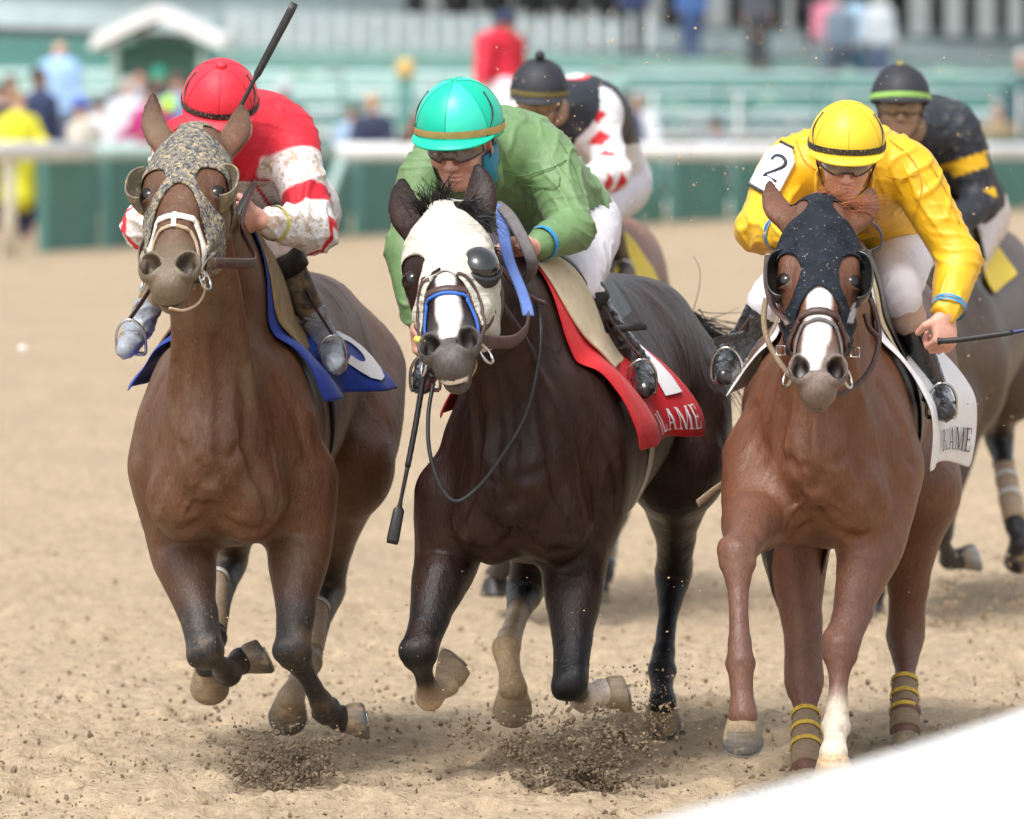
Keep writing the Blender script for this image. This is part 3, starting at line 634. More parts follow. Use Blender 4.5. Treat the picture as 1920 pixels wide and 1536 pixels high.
# ------------------------------------------------------------------ a whole horse body
def build_body(rt, sp, mt, h=.0068):
    B = body_frame(W(*sp['front']), W(*sp['rear'])); H = head_frame(W(*sp['poll']), W(*sp['nose']), yaw=R(sp.get('yaw', 0)), roll=sp.get('roll', 0))
    H.A[0] *= 1.0; c = sp['c']; cl = sp['cl']; f = Field(); wd = sp.get('wd', 1.0); lg = np.linalg.norm(W(*sp['rear']) - W(*sp['front'])) / 1.56
    S = [(-.05, -.10, .20, .15), (.08, -.13, .25, .215), (.28, -.12, .30, .25), (.55, -.10, .315, .268), (.9, -.07, .30, .285), (1.2, -.03, .30, .27), (1.5, -.02, .25, .22), (1.72, -.05, .18, .17)]
    add_trunk(f, B, [(a * lg, z, hh, hw * wd) for a, z, hh, hw in S], c); f.g[-1]['trunk'] = 1
    T_ = [(.05, .06, .18, .10), (.28, .145, .24, .10), (.55, .17, .235, .115), (.9, .14, .22, .15), (1.2, .08, .22, .19), (1.5, .02, .22, .18)]
    add_trunk(f, B, [(a * lg, z, hh, hw * wd) for a, z, hh, hw in T_], c); f.g[-1]['trunk'] = 1; f.g[-1]['k'] = .10
    for sx in (-1, 1):
        f.ell(B(sx * .150 * wd, .20, -.09), (.105, .20, .27), B.A, .10, c); f.g[-1]['trunk'] = 1                    # shoulder
        f.ell(B(sx * .20 * wd, .13, -.14), (.075, .10, .16), B.A, .07, c)                    # point of shoulder
        f.ell(B(sx * .090, -.045, -.225), (.108, .13, .145), B.A, .030, c)                   # pectoral
        f.chain([(*B(sx * .03, -.10, -.02), .03), (*B(sx * .10, -.115, -.14), .03), (*B(sx * .17, -.06, -.24), .03)], k=.035, c=c)   # pectoral ridge
        f.ell(B(sx * .115, 1.40 * lg, .0), (.15, .36, .25), B.A, .08, c); f.g[-1]['trunk'] = 1
    f.ell(B(0, .02, .02), (.14, .17, .27), B.A, .10, c)                                    # breast, base of the neck
    f.chain([(*B(0, -.160, -.10), .008), (*B(0, -.172, -.22), .014), (*B(0, -.15, -.34), .012)], k=.035, op=-1)   # crease between the pectorals
    nk = sp.get('nk', .22); add_neck(f, B, H, c, nk, sp.get('nw', 1.1)); f.g[-1]['trunk'] = 1
    f.chain([(*(H(0, .12, -.12) * .75 + B(0, 0, .2) * .25), .055), (*(H(0, .12, -.12) * .4 + B(0, -.05, .1) * .6), .06), (*B(0, -.09, .0), .06)], k=.07, c=c)  # windpipe
    for sx in (-1, 1): f.chain([(*(H(sx * .06, .12, -.13) * .8 + B(sx * .05, 0, .2) * .2), .02), (*(H(sx * .07, .12, -.12) * .4 + B(sx * .08, -.03, .12) * .6), .024), (*B(sx * .11, -.09, -.02), .020)], k=.06, c=c)
    add_head(f, H, c, sp['cm'], ears=[W(*e) for e in sp['ears']] if 'ears' in sp else None, nostril=sp.get('nostril', 1.15), mouth=sp.get('mouth', 0), es=sp.get('es', 1.2))
    L = sp['legs']; ls = sp.get('ls', 1.0)
    if h < .008:      # creases between the muscles, raised veins
        g_ = np.random.default_rng(int(sp['front'][0]))
        for sx in (-1, 1):
            for v0, rr in (([(.13, -.2, .16), (.145, -.2, .0), (.165, -.2, -.13), (.185, -.15, -.26)], .010), ([(.02, -.2, -.335), (.08, -.2, -.37), (.15, -.15, -.34)], .012), ([(.0, -.3, -.19), (.055, -.3, -.11), (.12, -.2, -.07)], .009),
                           ([(.055, -.3, .22), (.075, -.3, .08), (.07, -.3, -.06)], .010), ([(.215, .0, .12), (.235, .05, -.06), (.225, .1, -.22)], .009), ([(.10, -.3, -.16), (.105, -.3, -.26), (.085, -.3, -.34)], .006)):
                q = f.snap([B(sx * x + g_.normal(0, .007), y_, z_ + g_.normal(0, .01)) for x, y_, z_ in spline(v0, 3)], .003, 6); m_ = len(q); f.chain([(*p_, rr * (.35 + .65 * math.sin(math.pi * (i_ + .5) / m_))) for i_, p_ in enumerate(q)], k=.034, n=2, op=-1)
        for sx in (-1, 1):
            for v0 in ([(.06, -.2, .15), (.09, -.2, .0), (.12, -.2, -.12), (.17, -.2, -.24)], [(.19, -.1, .05), (.215, -.1, -.08), (.21, -.1, -.22), (.20, -.1, -.34)], [(.04, -.3, -.12), (.09, -.3, -.20), (.10, -.3, -.30)]):
                q = f.snap([B(sx * x + g_.normal(0, .006), y_, z_ + g_.normal(0, .012)) for x, y_, z_ in spline(v0, 3)], -.0018, 6); f.chain([(*p_, .0042) for p_ in q], k=.010, c=c, n=2)
    for k in ('FL', 'FR'):
        if k in L: fore_leg(f, [W(*p) for p in L[k]], c, cl, sp.get('black', .6), ls, sock=sp.get('sock', {}).get(k))
    for k in ('HL', 'HR'):
        if k in L: hind_leg(f, [W(*p) for p in L[k]], c, cl, sp.get('black', .6), ls, sock=sp.get('sock', {}).get(k), socks=sp.get('socks', {}).get(k, .82), back=sp.get('hback', (.3, 1, 0)))
    def colf(V, f_):
        C = f_.colors(V); nz = fbm(V * 6) * .5 + .5
        C *= (1 + .10 * fbm(V * 3.1))[:, None]
        if 'blaze' in sp:
            q = H.inv(V); m = np.mean([sp['blaze'](q[:, 0] + .003 * vnoise(q * 45) + du, q[:, 1] + .005 * vnoise(q * 30 + 5) + dv, q[:, 2]) for du in (-.004, -.002, 0, .002, .004) for dv in (-.003, 0, .003)], 0); m = np.clip(m, 0, 1)[:, None]; C = C * (1 - m) + np.array(sp.get('blazec', (.80, .74, .72))) * m
        q = H.inv(V)
        for sx in (-1, 1):
            e = np.sqrt((((q - np.array([sx * .043, .548, .010])) / np.array([.022, .036, .026])) ** 2).sum(1)); m = (np.clip(1.25 - e, 0, .4) / .4 * (q[:, 2] < .024))[:, None]; C = C * (1 - m) + np.array([.012, .008, .007]) * m
        if 'paint' in sp: C = sp['paint'](V, C, H, B)
        return C.astype(np.float32)
    def post(V, N):
        if h > .008: return V
        q = B.inv(V); up = np.clip((q[:, 2] + .55) / .2, 0, 1) * np.clip((q[:, 1] + .5) / .15, 0, 1)
        a = vnoise(V * np.array([7, 7, 3.2]) + 11); b = vnoise(V * np.array([16, 16, 6]) + 31); rd = (1 - np.abs(a) * 2.2); rd2 = np.clip(1 - np.abs(b) * 5, 0, 1)
        return V + N * (up * (.0035 * rd + .0016 * rd2) + .0012 * fbm(V * np.array([14, 14, 8.]), 2))[:, None]
    o = skin('body', f, h, mt, rt, colf=colf, post=post)
    for k, (z, toe, hc, hc2, *hp) in sp.get('hooves', {}).items(): hoof(rt, W(*(hp[0] if hp else L[k][-1])), z, toe, hc, hc2, ls * (.84 if abs(z[0]) > .3 else .97), shoe=h < .008)
    return f, B, H
# ------------------------------------------------------------------ the five racehorses
C_BAY = (.122, .054, .029); C_BLK = (.022, .020, .021); HOOFC = (.27, .20, .125); HOOFD = (.085, .088, .09)
SP = {}
SP[1] = dict(front=(410, 778, 22.2), rear=(546, 668, 23.75), wd=.93, poll=(362, 262, 21.80), nose=(312, 543, 21.2), yaw=9, c=C_BAY, cl=C_BLK, cm=(.16, .125, .085), nostril=1.28,
    ears=[(288, 176, 22.0), (452, 197, 22.0)], hback=(.5, 1, 0), nw=1.0,
    legs=dict(FL=[(322, 880, 22.35), (340, 1020, 22.35), (385, 1222, 22.12), (428, 1262, 22.36), (452, 1240, 22.46)], FR=[(560, 900, 22.35), (562, 1010, 22.35), (548, 1218, 22.1), (612, 1335, 22.3), (640, 1348, 22.36)],
              HL=[(500, 700, 23.75), (470, 900, 23.35), (428, 1050, 23.7), (397, 1200, 23.15), (392, 1250, 23.0)], HR=[(640, 700, 23.75), (645, 880, 23.35), (612, 1105, 23.75), (577, 1245, 23.2), (545, 1310, 23.05)]),
    hooves=dict(FL=((-.9, -.2, -.45), (.3, .3, -1), HOOFC, HOOFD), FR=((-.95, -.1, -.15), (0, .2, -1), HOOFC, HOOFD), HL=((0, -.8, .6), (0, -.5, -.85), HOOFC, HOOFC), HR=((.1, -.85, .5), (-.1, -.5, -.85), HOOFC, HOOFD)),
    sock=dict(HR=(.36, .27, .18)))
SP[2] = dict(es=1.5, front=(984, 818, 22.2), rear=(1168, 672, 23.8), wd=.97, poll=(832, 408, 21.85), nose=(846, 690, 21.22), yaw=20, c=(.026, .0125, .0095), cl=(.011, .011, .013), cm=(.085, .075, .07), nostril=1.25, mouth=.002,
    ears=[(754, 336, 22.05), (893, 308, 21.95)], hback=(.5, 1, 0), nk=.2, nw=1.02,
    legs=dict(FL=[(850, 930, 22.35), (838, 1045, 22.35), (784, 1222, 22.1), (806, 1308, 22.3), (836, 1282, 22.36)], FR=[(1090, 930, 22.35), (1078, 1060, 22.3), (1068, 1282, 22.05), (1098, 1312, 22.25), (1128, 1298, 22.34)],
              HL=[(1060, 700, 23.7), (1010, 900, 23.2), (985, 1105, 23.45), (948, 1215, 23.0), (962, 1292, 22.92)], HR=[(1250, 730, 23.8), (1268, 880, 23.45), (1263, 1072, 23.85), (1240, 1256, 23.6), (1242, 1318, 23.5)]),
    hooves=dict(FL=((-.55, -.3, -.65), (-.5, .3, .8), (.40, .30, .2), (.34, .26, .17)), FR=((-.9, -.2, -.15), (.3, .3, -.9), (.42, .33, .23), (.22, .17, .12)), HL=((.05, -.8, .6), (.05, -.5, -.85), (.42, .31, .2), (.30, .25, .19)), HR=((0, -.75, .65), (0, -.6, -.8), HOOFC, HOOFD)),
    sock=dict(FL=(.50, .37, .25), FR=(.66, .58, .50), HL=(.43, .31, .19)), socks=dict(HL=.5),
    blaze=lambda u, v, w: (((np.abs(u - .004) < np.where(v < .38, .020, .030 - .10 * np.abs(v - .43))) & (v > .30) & (v < .54) & (w > -.04)) | ((np.abs(u) < .03) & (v > .592) & (w < -.036) & (w > -.066))).astype(float))
SP[3] = dict(front=(1541, 786, 22.2), rear=(1622, 650, 23.75), wd=.88, poll=(1537, 402, 21.72), nose=(1534, 742, 21.22), yaw=0, c=(.152, .063, .034), cl=(.150, .070, .048), cm=(.17, .125, .105), nostril=1.2,
    ears=[(1443, 338, 21.9), (1634, 354, 21.9)], hback=(.6, 1, 0), nw=1.0,
    legs=dict(FL=[(1425, 860, 22.3), (1418, 965, 22.12), (1382, 1038, 21.75), (1388, 1242, 21.6), (1393, 1342, 21.55)], FR=[(1655, 880, 22.35), (1640, 1000, 22.25), (1576, 1212, 21.95), (1568, 1362, 21.85), (1563, 1412, 21.75)],
              HL=[(1520, 700, 23.7), (1487, 930, 23.0), (1508, 1275, 22.75), (1512, 1405, 22.6), (1512, 1442, 22.5)], HR=[(1672, 700, 23.75), (1708, 920, 23.3), (1697, 1192, 23.4), (1697, 1335, 23.15), (1697, 1372, 23.1)]),
    hooves=dict(FL=((0, -.5, .85), (0, -.85, -.5), (.24, .19, .13), (.07, .078, .09)), FR=((0, -.25, .95), (0, -.95, -.25), (.6, .42, .25), (.45, .35, .25)), HL=((0, 0, 1), (0, -1, 0), HOOFC, HOOFD), HR=((0, 0, 1), (0, -1, 0), HOOFC, HOOFD)),
    sock=dict(FR=(.72, .62, .50)),
    blaze=lambda u, v, w: (((u > -.030 - .10 * np.clip(v - .36, 0, .2)) & (u < .030 - .22 * np.clip(v - .43, 0, .3)) & (v > .29) & (v < .56) & (w > -.06))).astype(float))
SP[4] = dict(front=(1040, 690, 28.2), rear=(1128, 522, 29.8), poll=(1000, 370, 27.7), nose=(975, 560, 27.3), c=(.20, .085, .045), cl=C_BLK, cm=(.09, .06, .05),
    legs=dict(FL=[(960, 760, 28.3), (960, 850, 28.3), (955, 1010, 28.1), (940, 1068, 28.3), (930, 1076, 28.4)], FR=[(1110, 760, 28.3), (1110, 850, 28.3), (1105, 980, 28.1), (1095, 1060, 28.4), (1090, 1080, 28.5)],
              HL=[(1070, 600, 29.8), (1050, 720, 29.3), (1050, 900, 29.7), (1030, 1020, 29.5), (1025, 1060, 29.5)], HR=[(1160, 590, 29.8), (1165, 740, 29.3), (1152, 960, 29.6), (1130, 1072, 29.4), (1122, 1110, 29.35)]),
    hooves=dict(FL=((0, 0, 1), (0, -1, 0), C_BLK, C_BLK), HR=((0, 0, 1), (0, -1, 0), HOOFC, HOOFD)))
SP[5] = dict(front=(1740, 640, 28.4), rear=(1822, 545, 30.0), poll=(1650, 400, 27.9), nose=(1640, 560, 27.5), c=(.075, .048, .035), cl=(.018, .018, .02), cm=(.07, .06, .05),
    legs=dict(FL=[(1690, 720, 28.5), (1680, 820, 28.5), (1650, 1000, 28.4), (1640, 1110, 28.5), (1638, 1140, 28.5)], FR=[(1800, 740, 28.5), (1785, 830, 28.5), (1760, 1000, 28.3), (1782, 1050, 28.5), (1798, 1048, 28.55)],
              HL=[(1760, 600, 29.9), (1740, 760, 29.4), (1740, 900, 29.8), (1730, 1010, 29.4), (1728, 1050, 29.4)], HR=[(1868, 600, 30.0), (1888, 720, 29.6), (1872, 815, 29.95), (1903, 985, 29.5), (1912, 1020, 29.45)]),
    hooves=dict(FL=((0, 0, 1), (0, -1, 0), C_BLK, C_BLK), FR=((-.9, -.2, -.3), (0, .2, -1), (.2, .16, .12), (.25, .26, .28)), HR=((0, -.7, .7), (0, -.6, -.8), C_BLK, C_BLK)))
HL_ = {1: 'bay racehorse in a mud-spattered hood and white noseband, leftmost of the field', 2: 'dark brown racehorse in a white hood with one black eye cup',
       3: 'chestnut racehorse with a white blaze and a navy blinker hood', 4: 'bay racehorse half hidden behind the dark brown horse, yellow saddle cloth', 5: 'muddy dark racehorse galloping behind the chestnut horse at the right edge'}
HM = {1: 'coat_bay', 2: 'coat_dark', 3: 'coat_chest', 4: 'coat_back', 5: 'coat_back'}
HORSE = {}
for i in (1, 2, 3, 4, 5):
    fr = SP[i]['front']; g = W(*fr); g[2] = 0; g[1] += .8
    rt = empty('racehorse', g, HL_[i], 'horse', 'racehorses galloping down the track')
    HORSE[i] = (rt,) + build_body(rt, SP[i], M[HM[i]], h=.0068 if i < 4 else .013)
# ------------------------------------------------------------------ people
SKC = (.62, .34, .25)
def hand(f, wr, d, pn, th, curl=(70, 75, 50), c=SKC, s=1.0, spread=.0, thumb=None):
    """wr wrist, d towards the knuckles, pn palm normal (the side the fingers close on), th thumb side"""
    d = nrm(d); th = nrm(np.asarray(th, float) - d * (np.asarray(th) @ d)); pn = nrm(np.cross(d, th)) * (1 if np.cross(d, th) @ np.asarray(pn, float) > 0 else -1)
    f.ell(wr + d * .050 * s, np.array([.042, .050, .017]) * s, np.array([th, d, pn]), .018, c)
    f.ell(wr + d * .03 * s + th * .026 * s + pn * .010 * s, np.array([.020, .034, .018]) * s, np.array([th, d, pn]), .015, c)
    for i, (o, l) in enumerate([(.031, .088), (.0105, .098), (-.0105, .092), (-.031, .072)]):
        p = wr + d * (.086 - .004 * abs(i - 1)) * s + th * o * s; a = 0; P = [(*(p - d * .02 * s), .0105 * s), (*p, .0112 * s)]
        dd = d + th * spread * (1.5 - i)
        for seg, cu in zip((.46, .30, .24), curl):
            a += R(cu - (4 * i if i else 0)); q = nrm(dd) * math.cos(a) + pn * math.sin(a); p = p + q * l * seg * s; P.append((*p, (.0100, .0092, .0080)[len(P) - 2] * s))
        f.chain(P, k=.005, c=c, sp=False, n=2)
    t = thumb if thumb is not None else (.7, .55, .45)
    b = wr + d * .022 * s + th * .036 * s + pn * .006 * s; q = nrm(th * t[0] + d * t[1] + pn * t[2]); m = b + q * .036 * s; e = m + nrm(q * .6 + pn * .7 + d * .35 - th * .35) * .032 * s
    f.chain([(*b, .0135 * s), (*m, .0118 * s), (*e, .0100 * s)], k=.010, c=c, sp=False, n=3)
def add_face(f, F, c, detail=True, s=1.0):
    """F: x right of the viewer when facing, y forward out of the face, z up; origin in the middle of the skull"""
    L = lambda a: tuple(np.array(c) * a)
    f.ell(F(0, -.008, .015), np.array([.076, .095, .098]) * s, F.A, .03, c)
    f.ell(F(0, .018, -.055), np.array([.060, .062, .070]) * s, F.A, .03, c)
    f.ell(F(0, .045, -.095), np.array([.030, .030, .024]) * s, F.A, .03, c)
    if not detail: return
    for sx in (-1, 1):
        f.ell(F(sx * .030, .088, .004), np.array([.015, .010, .011]) * s, F.A, .012, c, op=-1)
        f.ell(F(sx * .040, .066, -.032), np.array([.022, .018, .018]) * s, F.A, .02, c)
        f.ell(F(sx * .031, .080, .022), np.array([.020, .008, .006]) * s, F.A, .014, c)
        f.ell(F(sx * .029, .076, .003), np.array([.012, .011, .011]) * s, F.A, .003, L(.9))
        f.ell(F(sx * .078, -.005, -.012), np.array([.008, .020, .032]) * s, Frame(F.O, F.A[0] + F.A[1] * sx * -.4, F.A[1], F.A[2]).A, .008, L(.95))
    f.chain([(*F(0, .086, .012), .007 * s), (*F(0, .100, -.012), .009 * s), (*F(0, .108, -.030), .012 * s)], k=.012, c=L(.95))
    for sx in (-1, 1): f.ell(F(sx * .013, .098, -.034), np.array([.009, .010, .008]) * s, F.A, .008, L(.85))
    f.ell(F(0, .086, -.060), np.array([.026, .011, .0065]) * s, F.A, .006, (c[0] * .8, c[1] * .5, c[2] * .5), cw=2); f.ell(F(0, .083, -.074), np.array([.021, .011, .007]) * s, F.A, .006, (c[0] * .8, c[1] * .5, c[2] * .5), cw=2)
    f.ell(F(0, .096, -.067), np.array([.024, .010, .0020]) * s, F.A, .004, L(.3), op=-1)
def torso_chain(P, ch, g=0., fl=1.0):
    pe, wa, cc, nb = P['pelvis'], P['waist'], P['chest'], P['neck']
    return [(*pe, .125 + g, 1.12), (*wa, .118 + g, 1.12), (*cc, .138 + g, 1.22), (*(cc * .4 + nb * .6), .118 + g, 1.25), (*nb, .062 + g, 1.0)]
def person_body(name, P, parent, mt, c=SKC, h=.005, hands=None, detail=True, hs=1.0):
    """the one continuous skin: P holds joints; P['F'] head frame"""
    f = Field(); F = P['F']; s = F.k
    add_face(f, F, c, detail, s); sx = nrm(P['shR'] - P['shL'])
    f.chain([(*F(0, -.02, -.05), .055), (*P['neck'], .060)], k=.03, c=c)
    f.chain(torso_chain(P, 1, -.02), k=.04, c=c, side=sx, n=4)
    for q in 'LR':
        f.chain([(*P['sh' + q], .055), (*P['el' + q], .040)], k=.04, c=c, n=3); f.chain([(*P['el' + q], .040), (*P['wr' + q], .027)], k=.02, c=c, n=3)
        f.chain([(*P['hip' + q], .060), (*P['kn' + q], .030)], k=.05, c=c, n=3); f.chain([(*P['kn' + q], .030), (*P['an' + q], .022)], k=.02, c=c, n=3)
        f.chain([(*P['an' + q], .022), (*P['to' + q], .015)], k=.02, c=c, n=3)
        if hands and q in hands: hand(f, P['wr' + q], *hands[q][:3], c=c, s=hs, **(hands[q][3] if len(hands[q]) > 3 else {}))
        else:
            d = nrm(P['wr' + q] - P['el' + q]); f.ell(P['wr' + q] + d * .05, (.035, .05, .022), Frame(P['wr' + q], np.cross(d, [.1, .9, .3]), d, np.cross(np.cross(d, [.1, .9, .3]), d)).A, .02, c)
    skin(name, f, h, mt, parent, relax_it=1); return f
def wrinkle(amp=.005, sc=(9, 9, 9), seed=0, fine=.35, dirn=None):
    def post(V, N):
        k = sc[0] / 8.; r = -.25
        for i, (d, fq, w_) in enumerate([((.55, .2, -.8), 50, 1.), ((.85, .1, .45), 64, .8), ((.1, .3, .95), 82, .45)]):
            sn = lambda f_, o_: np.sin(V[:, 0] * f_ + o_) * np.sin(V[:, 1] * f_ * 1.3 + 2 * o_) + np.sin(V[:, 2] * f_ * .9 + 3 * o_ + V[:, 0] * f_ * .5) * .8
            ph = V @ nrm(d) * fq * k + 1.3 * sn(13 * k, seed + i * 9) + .8 * sn(29 * k, seed + i * 5); m = np.clip(sn(17 * k, seed * 3 + i * 13 + 1) * 1.1 + .25, 0, 1); m = m * m * (3 - 2 * m)
            r = r + w_ * m * np.exp(-(np.sin(ph) / .42) ** 2)
        r = r + .35 * fine * vnoise(V * 30 * k + 3)
        return V + N * (amp * r)[:, None]
    return post
def shirt(P, parent, mt, loose=.014, seed=0, colf=None, h=.006, amp=.0055, waist=.3, cuff=.94, name='jacket', sc=(8, 8, 8), fat=0.):
    f = Field(); sx = nrm(P['shR'] - P['shL']); g = loose
    pe = P['pelvis'] * (1 - waist) + P['waist'] * waist
    f.chain([(*pe, .134 + g + fat, 1.12), (*P['waist'], .128 + g + fat, 1.12), (*P['chest'], .142 + g + fat * .5, 1.22), (*(P['chest'] * .4 + P['neck'] * .6), .120 + g, 1.25), (*P['neck'], .062 + g, 1.05)], k=.02, side=sx, n=6)
    for q in 'LR':
        el, wr, sh = P['el' + q], P['wr' + q], P['sh' + q]; e = sh + (el - sh) * 1.0; w_ = el + (wr - el) * cuff
        f.chain([(*(sh * .6 + P['chest'] * .4), .085 + g), (*sh, .072 + g), (*(sh * .55 + el * .45), .060 + g), (*el, .050 + g)], k=.05, n=5)
        f.chain([(*el, .050 + g), (*(el * .6 + wr * .4), .047 + g), (*(el * .2 + wr * .8), .036 + g * .8), (*w_, .031 + g * .3)], k=.03, n=5)
    o = skin(name, f, h, mt, parent, post=wrinkle(amp, sc, seed), colf=colf, relax_it=3); return f, o
def trousers(P, parent, mt, h=.006, seed=3, to=.95, amp=.004, name='breeches', g=.012, shin=None):
    f = Field(); sx = nrm(P['shR'] - P['shL'])
    f.chain([(*(P['pelvis'] * .55 + P['waist'] * .45), .120 + g, 1.1), (*P['pelvis'], .130 + g, 1.15)], k=.03, side=sx, n=4)
    for q in 'LR':
        hp, kn, an = P['hip' + q], P['kn' + q], P['an' + q]
        f.chain([(*P['pelvis'], .115), (*hp, .110 + g), (*(hp * .5 + kn * .5), .088 + g), (*(hp * .1 + kn * .9), .064 + g * .8), (*(kn + (an - kn) * (.10 if shin is None else shin)), .056 + g * .5)], k=.05, n=5)
    return f, skin(name, f, h, mt, parent, post=wrinkle(amp, (9, 9, 9), seed), relax_it=3)
def boots(P, parent, mt, h=.006, top=.12, mtoe=None, sides='LR', r0=.050, name='boot'):
    for q in sides:
        f = Field(); kn, an, to = P['kn' + q], P['an' + q], P['to' + q]; a = kn + (an - kn) * top; d = nrm(to - an)
        he = an - d * .045 + nrm(an - kn) * .03
        f.chain([(*a, r0 + .006), (*(kn * .6 + an * .4), r0), (*(kn * .25 + an * .75), .040), (*an, .035)], k=.02, n=5)
        f.chain([(*he, .029), (*(an * .5 + to * .5 + nrm(an - kn) * .012), .033), (*to, .026)], k=.03, n=5)
        o = skin(name, f, h, mt, parent, post=wrinkle(.003, (12, 12, 6), 5), relax_it=2)
        if mtoe is not None:
            f2 = Field(); f2.chain([(*(he + d * .01), .032), (*(an * .5 + to * .5 + nrm(an - kn) * .010), .0375), (*(to + d * .004), .029)], k=.03, n=5); f2.chain([(*an, .040), (*(an + (kn - an) * .30), .042)], k=.03, n=3)
            skin('overshoe', f2, h, mtoe, o, post=wrinkle(.005, (18, 18, 14), 9), relax_it=2)
def helmet(F, parent, mt, band=None, button=None, peak=True, s=1.0, pom=None, straps=True, mpeak=None, mt2=None, seamc=None):
    """F: head frame. dome + peak + band + harness"""
    n = 48; m = 18
    def dome(th, a, o=0.): return np.array([(.113 + o) * math.sin(a) * math.cos(th), -.012 + (.132 + o) * math.sin(a) * math.sin(th), .030 + (.128 + o) * math.cos(a)])
    rim = lambda t: R(98 - 14 * math.sin(t)); th = np.arange(n) * 2 * math.pi / n; G = []
    A = [.006] + list(np.linspace(.07, 1, m)) + [1.02, 1.0]
    for i, e in enumerate(A): G.append([F(dome(t, rim(t) * e, {len(A) - 2: -.004, len(A) - 1: -.012}.get(i, 0)) * s) for t in th])
    mb = MB(); mb.grid(np.array(G)[::-1], closed=True); mb.add([F(dome(0, 0) * s)] + list(G[0]), None, [(0, 1 + (k + 1) % n, 1 + k) for k in range(n)][::-1])
    nf = 0
    for k in range(6):
        t_ = k * math.pi / 3 + R(30); mb.tube([F(dome(t_, a_, .0006) * s) for a_ in np.linspace(R(2), rim(t_) - R(3), 18)], .0009, 5); 
    o = mb.build('helmet', [mt, seamc or mt, mt2 or mt], parent)
    me = o.data; cen = np.empty(len(me.polygons) * 3); me.polygons.foreach_get('center', cen); cen = F.inv(cen.reshape(-1, 3) + np.array(parent_world(parent))); ns_ = 6 * (17 * 5)
    th_ = np.arctan2(cen[:, 1] + .012, cen[:, 0]); pan = np.floor((th_ - R(30)) / (math.pi / 3)).astype(int) % 2; mi = np.where((pan == 1), 2, 0)
    nd = (len(A) - 1) * n; mi[nd:nd + ns_] = 1; mi = mi.astype(np.int32); me.polygons.foreach_set('material_index', mi)
    if peak:
        G = []
        for j, e in enumerate(np.linspace(0, 1, 7)):
            row = []
            for t in np.linspace(R(22), R(158), 25):
                q = (t - R(90)) / R(68); L_ = .034 * (1 - abs(q) ** 2.6); b = dome(t, rim(t) - R(3), .002); d = np.array([math.cos(t) * .8, math.sin(t), -.18 - .45 * e * .4]); row.append(F((b + d * L_ * e) * s))
            G.append(row)
        mb = MB(); mb.grid(G); thick(mb.build('peak', mpeak or mt, o), .005, 0)
    if band is not None:
        mb = MB(); G = []
        for z in np.linspace(-.010, .010, 4): G.append([F(dome(t, rim(t) - R(9), .003 - abs(z) * .08) * s + np.array([0, 0, z]) * s) for t in th])
        mb.grid(np.array(G)[::-1], closed=True); mb.build('band', band, o)
    if button is not None: MB().lathe([(.0, .012), (.010, .0115), (.017, .007), (.018, .001), (.017, -.004)][::-1], mat4(F, (0, -.012, .158 * s)), 16).build('button', button, o)
    if pom is not None:
        P_ = [(.019 * math.sin(q) * 1.0, .019 * math.cos(q)) for q in np.linspace(math.pi, 0, 9)]; MB().lathe(P_, mat4(F, (0, -.012, .176 * s)), 14).build('pompom', pom, o)
    if straps:
        for sx in (-1, 1):
            pts = [F(np.array([sx * .096, .0, .02]) * s), F(np.array([sx * .078, .012, -.045]) * s), F(np.array([sx * .056, .035, -.095]) * s), F(np.array([0, .045, -.128]) * s)]
            mb = MB(); mb.tube(spline(pts, 6), .008, 6, flat=(.35, 1.2), up=F.A[0]); mb.build('chin_strap', M['strap_black'], o)
            mb = MB(); mb.tube(spline([F(dome(R(90 - sx * 55), R(88), .001) * s), F(dome(R(90 - sx * 78), R(64), .001) * s), F(dome(R(90 - sx * 92), R(40), .001) * s)], 8), .0035, 6, flat=(.9, 1), up=F.A[0]); mb.build('goggle_strap', M['strap_black'], o)
    return o
def mat4(F, p):
    m = np.eye(4); m[:3, :3] = F.A.T * 1.0; m[:3, 3] = F(p); return m
def goggles(F, parent, mt, frame=None, s=1.0):
    G = []
    for z in np.linspace(-.026, .024, 7):
        G.append([F(np.array([.078 * math.sin(t), .104 * math.cos(t) + .012 - .006 * (abs(z) / .026) ** 2, .008 + z * (1 - .25 * abs(math.sin(t)) ** 2) - (.012 if z < 0 and abs(t) < .25 else 0) * -1]) * s) for t in np.linspace(-1.25, 1.25, 25)])
    G = np.array(G); mb = MB(); mb.grid(G); o = mb.build('goggles', mt, parent); thick(o, .003, 0)
    rim = np.vstack([G[0], G[:, -1], G[-1][::-1], G[:, 0][::-1]]); mb = MB(); mb.tube(rim, .0035, 6); mb.build('goggle_frame', frame or M['strap_black'], o)
    return o
def hframe(c, face, up, s=1.0):
    y = nrm(face); z = np.asarray(up, float); z = nrm(z - y * (z @ y)); return Frame(c, np.cross(y, z), y, z, s)
def joints(d, F):
    P = {k: W(*v) for k, v in d.items()}; P['F'] = F
    if 'waist' not in P: P['waist'] = P['pelvis'] * .55 + P['chest'] * .45
    return P
